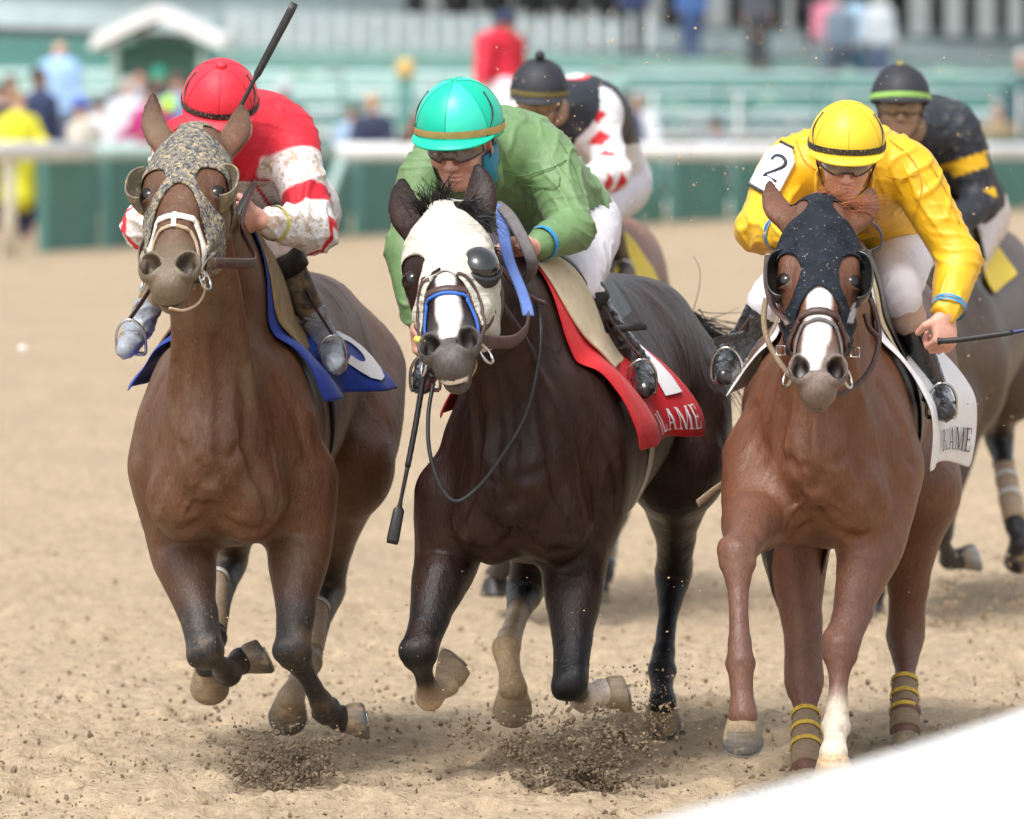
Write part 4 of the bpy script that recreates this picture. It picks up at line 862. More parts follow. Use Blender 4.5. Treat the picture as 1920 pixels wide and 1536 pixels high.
# ------------------------------------------------------------------ the jockeys
def seg_t(V, a, b):
    d = b - a; L = d @ d; t = (V - a) @ d / L; r = np.linalg.norm(V - a - np.clip(t, 0, 1)[:, None] * d, axis=1); return t, r
RED = (.66, .012, .035); WHT = (.84, .82, .85); BLK = (.018, .022, .032); YEL = (.86, .50, .012)
def jockey(loc, label):
    g = W(*loc); g[2] = .95; return empty('person', g, label, 'jockey', 'jockeys riding in the race')
def stick(name, pts, r0, label, handle=.16, flap=None, loc=None, shaft=None, f0=.76, fw=1.0):
    """racing whip along pts (grip end first)"""
    P = [W(*p) for p in pts]; rt = empty(name, P[0], label, 'whip', 'riding whips')
    P = spline(P, 10) if len(P) > 2 else np.linspace(P[0], P[1], 30); n = len(P); L = np.concatenate([[0], np.cumsum(np.linalg.norm(np.diff(P, axis=0), axis=1))]); T = L[-1]
    at = lambda q: np.array([np.interp(q * T, L, P[:, k]) for k in range(3)])
    mb = MB(); hq = handle / T; q = np.linspace(0, hq, 24); mb.tube([at(x) for x in q], [(.012 if i == 0 else .0085 + .0006 * (i % 2)) for i in range(24)], 10); mb.build('grip', M['rubber_black'], rt)
    MB().tube([at(x) for x in np.linspace(hq, .93, 20)], list(np.linspace(.0068, .0045, 20)), 8).build('shaft', shaft or M['leather_black'], rt)
    mb = MB(); d = nrm(at(1) - at(.8)); a = at(f0); e = at(1.0); up = nrm(np.cross(d, [0, 1, 0]))
    mb.tube([a, a + (e - a) * .12, a + (e - a) * .2, a + (e - a) * .9, e], [.006, .008 * fw, .0165 * fw, .0185 * fw, .016 * fw], 12, flat=(1, .33), up=up); mb.build('flap', flap or M['leather_black'], rt)
    return rt
# --- red jockey
F1 = hframe(W(412, 211, 22.32), (-.02, -.83, -.56), (.05, -.5, .85))
P1 = joints(dict(neck=(448, 248, 22.52), chest=(478, 272, 22.78), waist=(505, 335, 23.0), pelvis=(530, 395, 23.25), shL=(352, 272, 22.6), shR=(545, 266, 22.6), elL=(272, 424, 22.42), wrL=(338, 404, 22.12), elR=(588, 432, 22.42), wrR=(492, 415, 22.2),
                 hipL=(480, 400, 23.2), hipR=(560, 400, 23.2), knL=(330, 470, 22.75), knR=(520, 462, 22.62), anL=(262, 610, 22.75), toL=(236, 655, 22.55), anR=(612, 640, 22.72), toR=(628, 684, 22.52)), F1)
J1 = jockey((480, 400, 22.9), 'jockey in a red cap and mud-splashed red and white silks riding the bay horse')
person_body('body', P1, J1, M['skin'], hands=dict(R=((-1, -.15, -.1), (0, .6, -.6), (0, -.6, .7)), L=((.6, -.2, .2), (0, .6, -.6), (-.2, -.5, .8))))
def c1(V, f):
    C = np.tile(RED, (len(V), 1)); q = P1
    for s_ in 'LR':
        t, r = seg_t(V, q['sh' + s_], q['el' + s_]); t2, r2 = seg_t(V, q['el' + s_], q['wr' + s_]); rr = np.minimum(r, r2); arm = (rr < .125) & ((t > .22) | (r2 < r)) & ((V - q['chest']) @ nrm(q['el' + s_] - q['chest']) > .17)
        s2 = np.where(r2 < r, 1 + t2, t); m_ = np.maximum(np.clip((.10 - np.abs(s2 - .70)) / .02 + .5, 0, 1), np.clip((.05 - np.abs(s2 - 1.03)) / .02 + .5, 0, 1))[:, None]; sw = (np.clip((.125 - rr) / .01, 0, 1) * np.clip(np.maximum((t - .22) / .03, (r2 < r) * 1.), 0, 1) * np.clip(((V - q['chest']) @ nrm(q['el' + s_] - q['chest']) - .17) / .012, 0, 1))[:, None]; nc = np.array(WHT) * (1 - m_) + np.array(RED) * m_; C = C * (1 - sw) + nc * sw
    px, pz = (V - q['chest']) @ cR, V[:, 2]; far = np.minimum.reduce([seg_t(V, q[a_ + s_], q[b_ + s_])[1] for s_ in 'LR' for a_, b_ in (('sh', 'el'), ('el', 'wr'))]); low = (pz < W(500, 340, 22.6)[2]) & (far > .088); C[low] = WHT
    st = low & (np.abs(np.sin(px * 34 + pz * 20)) < .22); C[st] = RED; return C.astype(np.float32)
shirt(P1, J1, M['silk_redwhite'], colf=c1, seed=1, amp=.008)
MB().tube([P1['wrR'] * .8 + P1['elR'] * .2, P1['wrR'] * .74 + P1['elR'] * .26], .053, 18, cap=False).build('wristband', M['rubber_yellow'], J1)
_, b1 = trousers(P1, J1, M['breeches_muddy'])
boots(P1, J1, M['boot_muddy'], mtoe=M['boot_silver'], r0=.048)
for q in 'LR': 
    a, b = P1['kn' + q], P1['an' + q]; MB().tube([a + (b - a) * .04, a + (b - a) * .10, a + (b - a) * .26], [.066, .0655, .062], 20).build('boot_cuff', M['rubber_black'], J1)
helmet(F1, J1, M['cap_red'], seamc=M['seam_red'], band=M['band_black'], button=M['cap_red'])
goggles(F1, J1, M['goggle'])
stick('riding_whip', [(352, 402, 22.08), (452, 198, 22.1), (553, 6, 22.1)], .008, 'upright black whip held up behind the bay horse by the jockey in red', handle=.34, f0=.58, fw=.66)
# --- green jockey
F2 = hframe(W(862, 262, 22.30), (-.26, -.88, -.40), (-.10, -.38, .92), 1.14)
P2 = joints(dict(neck=(912, 285, 22.50), chest=(950, 305, 22.78), waist=(1010, 370, 23.05), pelvis=(1062, 425, 23.3), shL=(805, 325, 22.6), shR=(1030, 306, 22.6), elL=(764, 470, 22.5), wrL=(782, 606, 22.4), elR=(1072, 432, 22.42), wrR=(1000, 464, 22.2),
                 hipL=(1020, 440, 23.2), hipR=(1088, 430, 23.2), knL=(850, 560, 22.85), knR=(1084, 532, 22.6), anL=(806, 680, 22.8), toL=(792, 722, 22.6), anR=(1192, 682, 22.72), toR=(1208, 730, 22.52)), F2)
J2 = jockey((1000, 420, 22.9), 'jockey in a turquoise cap and plain green jacket riding the dark brown horse')
person_body('body', P2, J2, M['skin'], h=.0048, hands=dict(R=((-1, -.2, .02), (0, .5, -.7), (0, -.7, .6), dict(curl=(45, 60, 45))), L=((.08, -.1, -1), (.8, .5, 0), (-.3, -.9, .0))))
fs2, _ = shirt(P2, J2, M['silk_green'], seed=5, amp=.0085, fat=.01)
_, b2 = trousers(P2, J2, M['breeches'], g=.012)
boots(P2, J2, M['boot'], mtoe=M['boot_patent'], r0=.046)
for q in 'LR':
    a, b = P2['kn' + q], P2['an' + q]; MB().tube([a + (b - a) * .08, a + (b - a) * .14, a + (b - a) * .26], [.0625, .0620, .060], 20).build('boot_cuff', M['rubber_black'], J2)
helmet(F2, J2, M['cap_turq'], mt2=M['cap_turq_light'], seamc=M['seam_turq'], band=M['band_gold'])
goggles(F2, J2, M['goggle'], frame=M['leather'])
MB().tube([P2['wrR'] * .84 + P2['elR'] * .16, P2['wrR'] * .76 + P2['elR'] * .24], .0535, 18, cap=False).build('wristband', M['band_blue'], J2)
G = [[F2(np.array([x, y, z])) for z in (-.03, -.075, -.12)] for x, y in ((-.068, .035), (-.080, .0), (-.078, -.05), (-.05, -.09))]
thick(MB().grid(G).build('scarf', M['scarf_blue'], J2), .012)
mb = MB(); ring(mb, P2['wrR'] + np.array([-.055, -.035, .012]), (-1, -.1, -.5), .0115, .0018); mb.build('ring', M['gold'], J2)
# open collar, shoulder seams and front placket of the green jacket
mb = MB(); nk = P2['neck']
stick('riding_whip', [(797, 688, 22.34), (775, 820, 22.3), (735, 1020, 22.25)], .008, 'black whip hanging down between the bay and the dark brown horse', handle=.30)
# --- yellow jockey
F3 = hframe(W(1587, 291, 22.28), (-.02, -.90, -.42), (.03, -.38, .9), 1.0)
P3 = joints(dict(neck=(1590, 305, 22.5), chest=(1602, 330, 22.78), waist=(1635, 390, 23.0), pelvis=(1660, 450, 23.25), shL=(1482, 312, 22.6), shR=(1705, 320, 22.58), elL=(1420, 430, 22.4), wrL=(1486, 442, 22.12), elR=(1798, 488, 22.5), wrR=(1776, 592, 22.36),
                 hipL=(1585, 460, 23.2), hipR=(1680, 455, 23.2), knL=(1445, 560, 22.8), knR=(1684, 545, 22.62), anL=(1372, 665, 22.8), toL=(1358, 706, 22.6), anR=(1754, 732, 22.72), toR=(1772, 772, 22.52)), F3)
J3 = jockey((1620, 430, 22.9), 'jockey in a yellow cap and yellow jacket with a number 2 armband riding the chestnut')
person_body('body', P3, J3, M['skin'], h=.0048, hands=dict(R=((-.12, -.25, -1), (-.4, .7, 0), (-.75, -.5, .2)), L=((.9, -.2, .2), (0, .5, -.7), (0, -.6, .7))))
fs3, _ = shirt(P3, J3, M['silk_yellow'], seed=11, amp=.0085, fat=.012)
trousers(P3, J3, M['breeches'], g=.012)
fS = Field(); fS.chain([(*(P3['knR'] * .92 + P3['anR'] * .08), .056), (*(P3['knR'] * .72 + P3['anR'] * .28), .055)], k=.02); skin('stocking', fS, .006, M['stocking'], J3, post=wrinkle(.003, (10, 10, 40), 2))
boots(P3, J3, M['boot'], top=.2, mtoe=M['boot_patent'], r0=.046)
helmet(F3, J3, M['cap_yellow'], seamc=M['seam_yellow'], band=M['band_black'])
goggles(F3, J3, M['goggle'])
for q, t0_ in (('L', .24), ('R', .10)):
    for e in (0, .055):
        a, b = P3['wr' + q], P3['el' + q]; t = t0_ + e; MB().tube([a + (b - a) * t, a + (b - a) * (t + .035)], .0505 + .02 * t, 18, cap=False).build('wristband', M['band_blue'], J3)
stick('riding_whip', [(1758, 640, 22.30), (1800, 637, 22.3), (1905, 622, 22.3), (1990, 605, 22.3)], .008, 'black and blue whip held out to the right by the jockey in yellow', handle=.22, shaft=mat('shaft_navy', (.02, .025, .10), .35))
# --- black cap with pompom, white sleeves with red diamonds
F4 = hframe(W(1010, 186, 28.05), (-.10, -.92, -.36), (.02, -.34, .92), .95)
P4 = joints(dict(neck=(1050, 208, 28.25), chest=(1088, 222, 28.6), waist=(1120, 280, 28.9), pelvis=(1140, 345, 29.2), shL=(980, 232, 28.4), shR=(1118, 222, 28.4), elL=(945, 320, 28.3), wrL=(1000, 345, 28.0), elR=(1148, 325, 28.3), wrR=(1085, 348, 28.05),
                 hipL=(1090, 350, 29.1), hipR=(1160, 345, 29.1), knL=(1010, 410, 28.7), knR=(1130, 395, 28.7), anL=(990, 500, 28.9), toL=(985, 530, 28.7), anR=(1168, 500, 28.95), toR=(1170, 530, 28.75)), F4)
J4 = jockey((1100, 330, 28.8), 'jockey in a black pompom cap and white sleeves with red diamonds, behind the green jockey')
person_body('body', P4, J4, M['skin_muddy'], h=.009, detail=True)
def c4(V, f):
    C = np.tile(BLK, (len(V), 1)); q = P4
    for s_ in 'LR':
        t, r = seg_t(V, q['sh' + s_], q['el' + s_]); t2, r2 = seg_t(V, q['el' + s_], q['wr' + s_]); arm = (np.minimum(r, r2) < .12) & (((V - q['chest']) @ nrm(q['el' + s_] - q['chest'])) > .10); C[arm] = WHT
        s2 = np.where(r2 < r, 1 + t2, t); u = (s2 * 3.0) % 1 - .5; x = np.where(r2 < r, (V[:, 2] - (q['el' + s_][2] + q['wr' + s_][2]) / 2), (V[:, 0] - (q['sh' + s_][0] + (q['el' + s_][0] - q['sh' + s_][0]) * np.clip(t, 0, 1)))) / .10
        d = arm & (np.abs(u) * 1.2 + np.abs(x + .15) < .45) & (s2 > .1); C[d] = (.62, .02, .03)
    lo = V[:, 2] < q['waist'][2] + .02; C[lo & (C[:, 0] < .1)] = WHT
    b = np.linalg.norm((V - W(1066, 142, 28.5)) * np.array([1, .5, 1.6]), axis=1); C[b < .085] = (.62, .02, .03); C[b < .065] = WHT
    return C.astype(np.float32)
shirt(P4, J4, M['silk_vcol'], colf=c4, seed=7, h=.009)
trousers(P4, J4, M['breeches'], h=.010); boots(P4, J4, M['boot_muddy'], h=.010)
helmet(F4, J4, M['cap_black'], band=M['band_olive'], pom=M['cap_black']); goggles(F4, J4, M['goggle_mud'])
# --- black jacket with yellow sleeve bands
F5 = hframe(W(1688, 200, 28.15), (-.02, -.97, -.12), (.0, -.14, .99), .98)
P5 = joints(dict(neck=(1712, 248, 28.4), chest=(1748, 262, 28.7), waist=(1785, 335, 29.0), pelvis=(1812, 400, 29.35), shL=(1640, 268, 28.5), shR=(1796, 245, 28.5), elL=(1650, 390, 28.4), wrL=(1700, 440, 28.1), elR=(1838, 382, 28.5), wrR=(1762, 440, 28.15),
                 hipL=(1760, 420, 29.3), hipR=(1828, 410, 29.3), knL=(1690, 490, 28.9), knR=(1815, 490, 28.85), anL=(1680, 640, 29.1), toL=(1670, 680, 28.9), anR=(1850, 650, 29.1), toR=(1872, 690, 28.9)), F5)
J5 = jockey((1760, 390, 28.9), 'mud-faced jockey in a black cap with a lime band and black and yellow sleeves')
person_body('body', P5, J5, M['skin_muddy'], h=.009)
def c5(V, f):
    C = np.tile(BLK, (len(V), 1)); q = P5
    for s_ in 'LR':
        t, r = seg_t(V, q['sh' + s_], q['el' + s_]); t2, r2 = seg_t(V, q['el' + s_], q['wr' + s_]); s2 = np.where(r2 < r, 1 + t2, t); arm = np.minimum(r, r2) < .11
        C[arm & (((s2 > .36) & (s2 < .56)) | ((s2 > .84) & (s2 < .98)))] = YEL
    return C.astype(np.float32)
m5 = mat('silk_black_muddy', vcol=True, rough=.6, noise=(10, .1), dirt=(40, .58, (.20, .18, .13), .12), bump=[(12, .5, None, .012)])
shirt(P5, J5, m5, colf=c5, seed=9, h=.009)
trousers(P5, J5, M['breeches_muddy'], h=.010); boots(P5, J5, M['boot_muddy'], h=.010)
helmet(F5, J5, M['cap_black'], band=M['band_lime'], button=M['band_olive']); goggles(F5, J5, M['goggle_mud'])

# number armband of the yellow jockey
def armband():
    C0 = W(1449, 322, 22.40); sh, el = P3['shL'], P3['elL']; d = nrm(el - sh); cam_ = nrm(np.array([0, 0, CAMZ]) - C0); cr = nrm(np.cross(d, cam_)); cr = cr if cr[0] > 0 else -cr; d = nrm(np.cross(cr, cam_)); d = d if d[2] < 0 else -d
    nf = fs3.near(C0 - .2, C0 + .2)
    def mp(V, off):
        V = np.asarray(V, float); P = C0 + np.outer(V[:, 0], cr) + np.outer(V[:, 1], d) + cam_ * .12; t = np.zeros(len(P))
        for _ in range(12): t = t + nf.at(P - cam_ * t[:, None]) * .8
        return P - cam_ * (np.clip(t, 0, .25) - off)[:, None]
    G = []
    for t in np.linspace(-.085, .062, 15):
        hw = .046 if t > -.055 else .046 - (-.055 - t) * .9; G.append(mp(np.array([[x * hw, t] for x in np.linspace(-1, 1, 13)]), .014))
    o = MB().grid(np.array(G)).build('armband', M['ink_white'], J3); thick(o, .004, 0)
    for t in (-.089, .066): MB().tube(mp(np.array([[x * (.024 if t < 0 else .046), t] for x in np.linspace(-1, 1, 9)]), .012), .005, 6).build('elastic', M['band_black'], o)
    C = spline([(-.020, -.030), (-.014, -.046), (.004, -.052), (.019, -.044), (.020, -.028), (.006, -.008), (-.020, .022)], 5); C = np.vstack([C, [(.022, .022)]])
    mb = MB(); mb.tube(mp(C, .019), .0052, 6, flat=(.4, 1.2), up=cam_); mb.build('number', M['ink_black'], o)
armband()
# goggles strap clip and collar of the green jacket
for J_, P_, m_ in ((J2, P2, 'silk_green'), (J3, P3, 'silk_yellow')):
    F_ = P_['F']; mb = MB(); C = []
    for a in np.radians(np.linspace(-200, 20, 16)):
        C.append([F_(np.array([.085 * math.cos(a), -.045 + .075 * math.sin(a), z]) + np.array([0, -.02 * (z + .10) * -4, 0])) for z in (-.085, -.115, -.150)])
    thick(mb.grid(np.array(C)).build('collar', M[m_], J_), .006)

def seams(f, J_, lines, m, r=.0017, name='seam'):
    """stitched seams lying on a jacket"""
    for L in lines:
        Q = spline([(x, y) for x, y in L], 7); A = np.array([W(x, y, 21.9) for x, y in Q]); D = np.array([nrm(a - np.array([0, 0, CAMZ])) for a in A]); n_ = f.near(A.min(0), A.max(0) + np.array([0, 1.2, 0]), .1); t = np.zeros(len(A))
        for _ in range(16): t = t + n_.at(A + D * t[:, None]) * .85
        MB().tube(A + D * (t - .0055)[:, None], r, 6).build(name, m, J_)
sg = cloth('seam_green', (.10, .19, .07)); sy = cloth('seam_gold', (.60, .31, .01))
seams(fs2, J2, [[(935, 322), (975, 330), (1030, 316), (1062, 300)], [(968, 335), (985, 365), (990, 400)], [(978, 333), (995, 363), (1000, 398)], [(1050, 262), (1078, 315), (1092, 360)], [(790, 330), (812, 352), (838, 350)], [(968, 345), (1040, 352), (1050, 330)]], sg)
seams(fs3, J3, [[(1668, 262), (1712, 300), (1728, 352), (1712, 410)], [(1660, 330), (1690, 335), (1722, 325)], [(1492, 262), (1508, 300), (1530, 318)], [(1740, 300), (1775, 360), (1800, 420)]], sy)
# ------------------------------------------------------------------ tack
def part(rt, name, mb, m, smooth=True): return mb.build(name, M[m] if isinstance(m, str) else m, rt, smooth)
def headf(f):
    q = Field(); q.g = f.g; return q
def face_strap(rt, f, H, name, uvw, wd, th, m, off=.003, n=8, holes=0):
    mb, P = strap(f, [H(*p) for p in uvw], wd, th, off, n); o = part(rt, name, mb, m); return o, P
def loop_px(rt, name, pts, wd, m, flat=None, up=None, n=10, sides=8):
    mb = MB(); P = spline([W(*p) for p in pts], n); mb.tube(P, wd, sides, flat=flat, up=up); return part(rt, name, mb, m)
def cup(rt, H, sx, m, out=.062, hgt=.062, fwd=.05, base=-.035, name='blinker_cup', a0=-100, a1=100, v0=.235):
    G = []
    for a in np.radians(np.linspace(a0, a1, 22)):
        row = []
        for t in np.linspace(0, 1, 9):
            bul = math.sin(t * math.pi / 2); ca, sa = math.cos(a), math.sin(a)
            ca_ = math.copysign(abs(ca) ** .6, ca); sa_ = math.copysign(abs(sa) ** .8, sa)
            row.append(H(sx * (.080 + ca_ * (.012 + (out - .012) * bul)), v0 + sa_ * (.045 + (hgt - .045) * bul), base + (fwd - base) * (1 - math.cos(t * math.pi / 2)) ** .8))
        G.append(row)
    G = np.array(G); o = part(rt, name, MB().grid(G), m); thick(o, .0035, 0)
    mb = MB(); mb.tube(G[:, -1], .0032, 6); part(o, 'rim', mb, m); return o
def girth(rt, f, B, s, m, wd=.07, name='girth', a0=50, a1=310, off=.006):
    c_ = B(0, s, 0); fl = f.near(c_ - np.array([.45, .12, .6]), c_ + np.array([.45, .12, .6]), 0); A = np.radians(np.linspace(a0, a1, 50)); G = []
    for ds in np.linspace(-wd / 2, wd / 2, 4):
        C0 = B(np.stack([0 * A, s + ds + 0 * A, .0 + 0 * A], -1)); d = np.sin(A)[:, None] * B.A[0] + np.cos(A)[:, None] * B.A[2]; t = np.full(A.shape, .55)
        for _ in range(9): t = t - fl.at(C0 + d * t[:, None]) * .85
        G.append(C0 + d * (t + off)[:, None])
    o = part(rt, name, MB().grid(np.array(G)), m); thick(o, .006, 0); return o
def stirrup(rt, an, to, knee, m='steel', m2='leather'):
    """iron round the ball of the foot, hung from its leather"""
    d = nrm(to - an); c0 = an * .35 + to * .65; up = nrm(np.array([0, 0, 1.]) - d * d[2]); sd = np.cross(d, up); mb = MB()
    P = [c0 + sd * x + up * z for x, z in ((-.042, -.040), (-.045, -.02), (-.042, .022), (-.026, .054), (0, .066), (.026, .054), (.042, .022), (.045, -.02), (.042, -.040))]
    mb.tube(spline(P, 5), .0046, 8); mb.tube([P[0], P[-1]], .011, 8, flat=(.5, 1.3), up=up); o = part(rt, 'stirrup', mb, m)
    part(rt, 'stirrup_leather', MB().tube(spline([c0 + up * .066, (c0 + up * .066) * .6 + knee * .4 + np.array([0, .02, 0]), knee + np.array([0, .10, .02])], 6), .010, 6, flat=(.3, 1.2), up=sd), m2)
def bit(rt, f, H, m='steel', rub=None, r=.030, v=.500, w_=-.062, u=.072):
    for sx in (-1, 1):
        mb = MB(); ring(mb, H(sx * u, v, w_), H.A[0] * sx + H.A[2] * .55, r, .0042); o = part(rt, 'bit_ring', mb, m)
        mb = MB(); mb.tube([H(sx * (u - .012), v, w_), H(sx * (u - .045), v + .008, w_ + .01)], .0105, 10); part(o, 'bit_guard', mb, rub or 'rubber_black')
def glyph(pts2, w0):
    return pts2
def st(x0, y0, x1, y1, w_): return [(x0 - w_ / 2, y0), (x0 + w_ / 2, y0), (x1 + w_ / 2, y1), (x1 - w_ / 2, y1)]
def rc(x0, x1, y0, y1): return [(x0, y0), (x1, y0), (x1, y1), (x0, y1)]
def bowl(cx, cy, rx, ry, ix, iy, n=10):
    t = np.linspace(-math.pi / 2, math.pi / 2, n); return [[(cx + rx * math.cos(t[k]), cy + ry * math.sin(t[k])), (cx + rx * math.cos(t[k + 1]), cy + ry * math.sin(t[k + 1])), (cx + ix * math.cos(t[k + 1]), cy + iy * math.sin(t[k + 1])), (cx + ix * math.cos(t[k]), cy + iy * math.sin(t[k]))] for k in range(n - 1)]
SERIF = {'B': (.68, [st(.16, 0, .16, 1, .15), rc(0, .09, 0, .05), rc(0, .09, .95, 1), rc(.23, .36, 0, .05), rc(.23, .34, .95, 1), rc(.23, .36, .48, .53)] + bowl(.34, .74, .24, .26, .10, .21) + bowl(.36, .265, .30, .265, .14, .215)),
 'L': (.62, [st(.16, 0, .16, 1, .15), rc(0, .09, 0, .05), rc(0, .32, .95, 1), rc(.23, .58, 0, .055), [(.50, .055), (.58, .055), (.60, .28), (.56, .28)]]),
 'A': (.80, [st(.12, 0, .40, 1, .055), st(.66, 0, .40, 1, .16), rc(.22, .56, .30, .355), rc(0, .22, 0, .045), rc(.52, .80, 0, .045)]),
 'M': (1.0, [st(.12, 0, .12, 1, .055), st(.50, 0, .17, 1, .14), st(.48, 0, .86, 1, .055), st(.86, 0, .86, 1, .15), rc(0, .24, 0, .045), rc(.70, 1.0, 0, .045), rc(0, .12, .955, 1), rc(.90, 1.0, .955, 1)]),
 'E': (.64, [st(.16, 0, .16, 1, .15), rc(0, .09, 0, .05), rc(0, .09, .95, 1), rc(.23, .58, 0, .055), rc(.23, .56, .945, 1), rc(.23, .42, .475, .53), rc(.42, .46, .38, .62), [(.50, .055), (.58, .055), (.60, .28), (.56, .28)], [(.54, .74), (.58, .74), (.56, .945), (.48, .945)]])}
def poly_mesh(polys):
    """four-cornered pieces cut into small faces so that they follow a curved surface"""
    V = []; F = []
    for i, P in enumerate(polys):
        a, b, c, d = [np.array(p, float) for p in P]; nu = max(1, int(np.linalg.norm(b - a) / .12)); nv = max(1, int(np.linalg.norm(d - a) / .12)); o = len(V)
        for q in np.linspace(0, 1, nv + 1):
            for p in np.linspace(0, 1, nu + 1): V.append((a * (1 - p) + b * p) * (1 - q) + (d * (1 - p) + c * p) * q)
        F += [(o + y * (nu + 1) + x, o + y * (nu + 1) + x + 1, o + (y + 1) * (nu + 1) + x + 1, o + (y + 1) * (nu + 1) + x) for y in range(nv) for x in range(nu)]
    return np.array(V), F
def text_polys(s):
    x = 0; out = []
    for ch in s: w_, polys = SERIF[ch]; out += [[(x + a, b) for a, b in P] for P in polys]; x += w_ + .12
    return out, x - .12
def decal(rt, name, polys, mp, m, off=.0155):
    V, F = poly_mesh(polys); P = mp(V, off); mb = MB(); mb.add(P, F); o = part(rt, name, mb, m); return o
# ---------------------------------------------------------- bay horse
rt, f, B, H = HORSE[1]
eyes(rt, H)
hood('hood', f, H, M['hood_mud'], rt, lambda u, w_: .262 + .20 * (np.minimum(np.abs(u), .12) / .085) ** 2.1 + np.clip(-w_ - .06, 0, .3) * .3)
for sx in (-1, 1): cup(rt, H, sx, 'cup_mud', out=.056, hgt=.066, fwd=.035, a0=-82, a1=82, v0=.225)
face_strap(rt, f, H, 'noseband', [(-.07, .455, -.10), (-.066, .425, -.05), (-.045, .385, .0), (0, .368, .02), (.045, .385, .0), (.066, .425, -.05), (.07, .455, -.10)], .024, .005, 'strap_white', .004)
face_strap(rt, f, H, 'figure_strap', [(-.066, .50, -.09), (-.055, .46, -.03), (-.035, .422, .0), (0, .405, .02), (.035, .422, .0), (.055, .46, -.03), (.066, .50, -.09)], .013, .006, 'wrap_tan', .004)
face_strap(rt, f, H, 'nose_link', [(0, .360, .02), (0, .385, .02), (0, .412, .02)], .016, .004, 'strap_white', .007)
for sx in (-1, 1):
    face_strap(rt, f, H, 'cheek_strap', [(sx * .10, .30, -.10), (sx * .085, .38, -.09), (sx * .07, .47, -.07)], .017, .006, 'strap_white', .006)
    face_strap(rt, f, H, 'cheek_link', [(sx * .062, .41, -.03), (sx * .075, .39, -.06), (sx * .09, .35, -.08)], .014, .005, 'strap_white', .004)
bit(rt, f, H)
loop_px(rt, 'rein', [(402, 493, 21.40), (440, 494, 21.50), (474, 494, 21.62), (478, 482, 21.70), (462, 450, 21.9), (452, 425, 22.02), (462, 385, 22.1), (478, 345, 22.2)], .0125, 'leather', flat=(1.25, .3), up=(0, -.15, 1))
loop_px(rt, 'rein', [(478, 345, 22.2), (470, 352, 22.16), (452, 385, 22.12), (440, 410, 22.1)], .0125, 'rubber_black', flat=(1.2, .3), up=(.6, 0, .5))
loop_px(rt, 'rein', [(262, 500, 21.5), (262, 470, 21.8), (285, 430, 22.1), (330, 400, 22.2)], .0115, 'rubber_grey', flat=(1.2, .3), up=(0, -.15, 1))
loop_px(rt, 'chin_cord', [(377, 505, 21.42), (384, 540, 21.36), (372, 568, 21.30), (345, 582, 21.24), (318, 578, 21.20)], .0042, 'wrap_tan')
loop_px(rt, 'strap_end', [(358, 492, 21.38), (356, 528, 21.34), (364, 542, 21.32)], .0048, 'leather_tan')
mb = MB(); ring(mb, W(376, 518, 21.36), (.3, -1, .2), .012, .0028); mb.tube([W(364, 507, 21.35), W(376, 520, 21.33)], .003, 6); part(rt, 'ring_clip', mb, 'steel')
o, sf = cloth_drape('saddle_cloth', f, B, M['cloth_blue'], rt, .14, .68, 92, 98, off=.020, fold=.020, fold_f=3.2, flare=.03, flareL=.07, rear=.12, seed=1, shift=lambda a: .07 * np.clip(np.abs(a) - .4, 0, 2) ** 1.2)
num3 = []
for q in np.linspace(R(-120), R(80), 12): pass
def arcp(cx, cy, ro, ri, a0, a1, n=12):
    t = np.radians(np.linspace(a0, a1, n)); return [[(cx + ro * math.cos(t[k]), cy + ro * math.sin(t[k])), (cx + ro * math.cos(t[k + 1]), cy + ro * math.sin(t[k + 1])), (cx + ri * math.cos(t[k + 1]), cy + ri * math.sin(t[k + 1])), (cx + ri * math.cos(t[k]), cy + ri * math.sin(t[k]))] for k in range(n - 1)]
three = arcp(.3, .75, .27, .12, -85, 160) + arcp(.3, .28, .30, .14, -160, 85)
decal(o, 'number', three, lambda V, off: sf(.48 + V[:, 0] * .34 + .07 * np.clip(np.radians(92 - V[:, 1] * 56) - .4, 0, 2) ** 1.2, np.radians(92 - V[:, 1] * 56), off), 'ink_white')
cloth_drape('saddle', f, B, M['leather_black'], rt, .42, .86, 40, 40, off=.030, fold=.0, thickm=.012)
o2, _ = cloth_drape('saddle_flap', f, B, M['leather_tan'], rt, .12, .52, 60, 66, off=.030, fold=.006, thickm=.010, shift=lambda a: .14 * np.clip(np.abs(a) - .1, 0, 2))
girth(rt, f, B, .62, 'rubber_black', .06)
for q in 'LR': stirrup(rt, P1['an' + q], P1['to' + q], P1['kn' + q])
for q, a, b in (('L', (403, 1085, 23.45), (398, 1180, 23.2)), ('R', (592, 1140, 23.52), (580, 1222, 23.28))): wrap(rt, W(*a), W(*b), .041, .043, M['wrap_tan'], stripes=[.03], mstripe=M['wrap_white'])
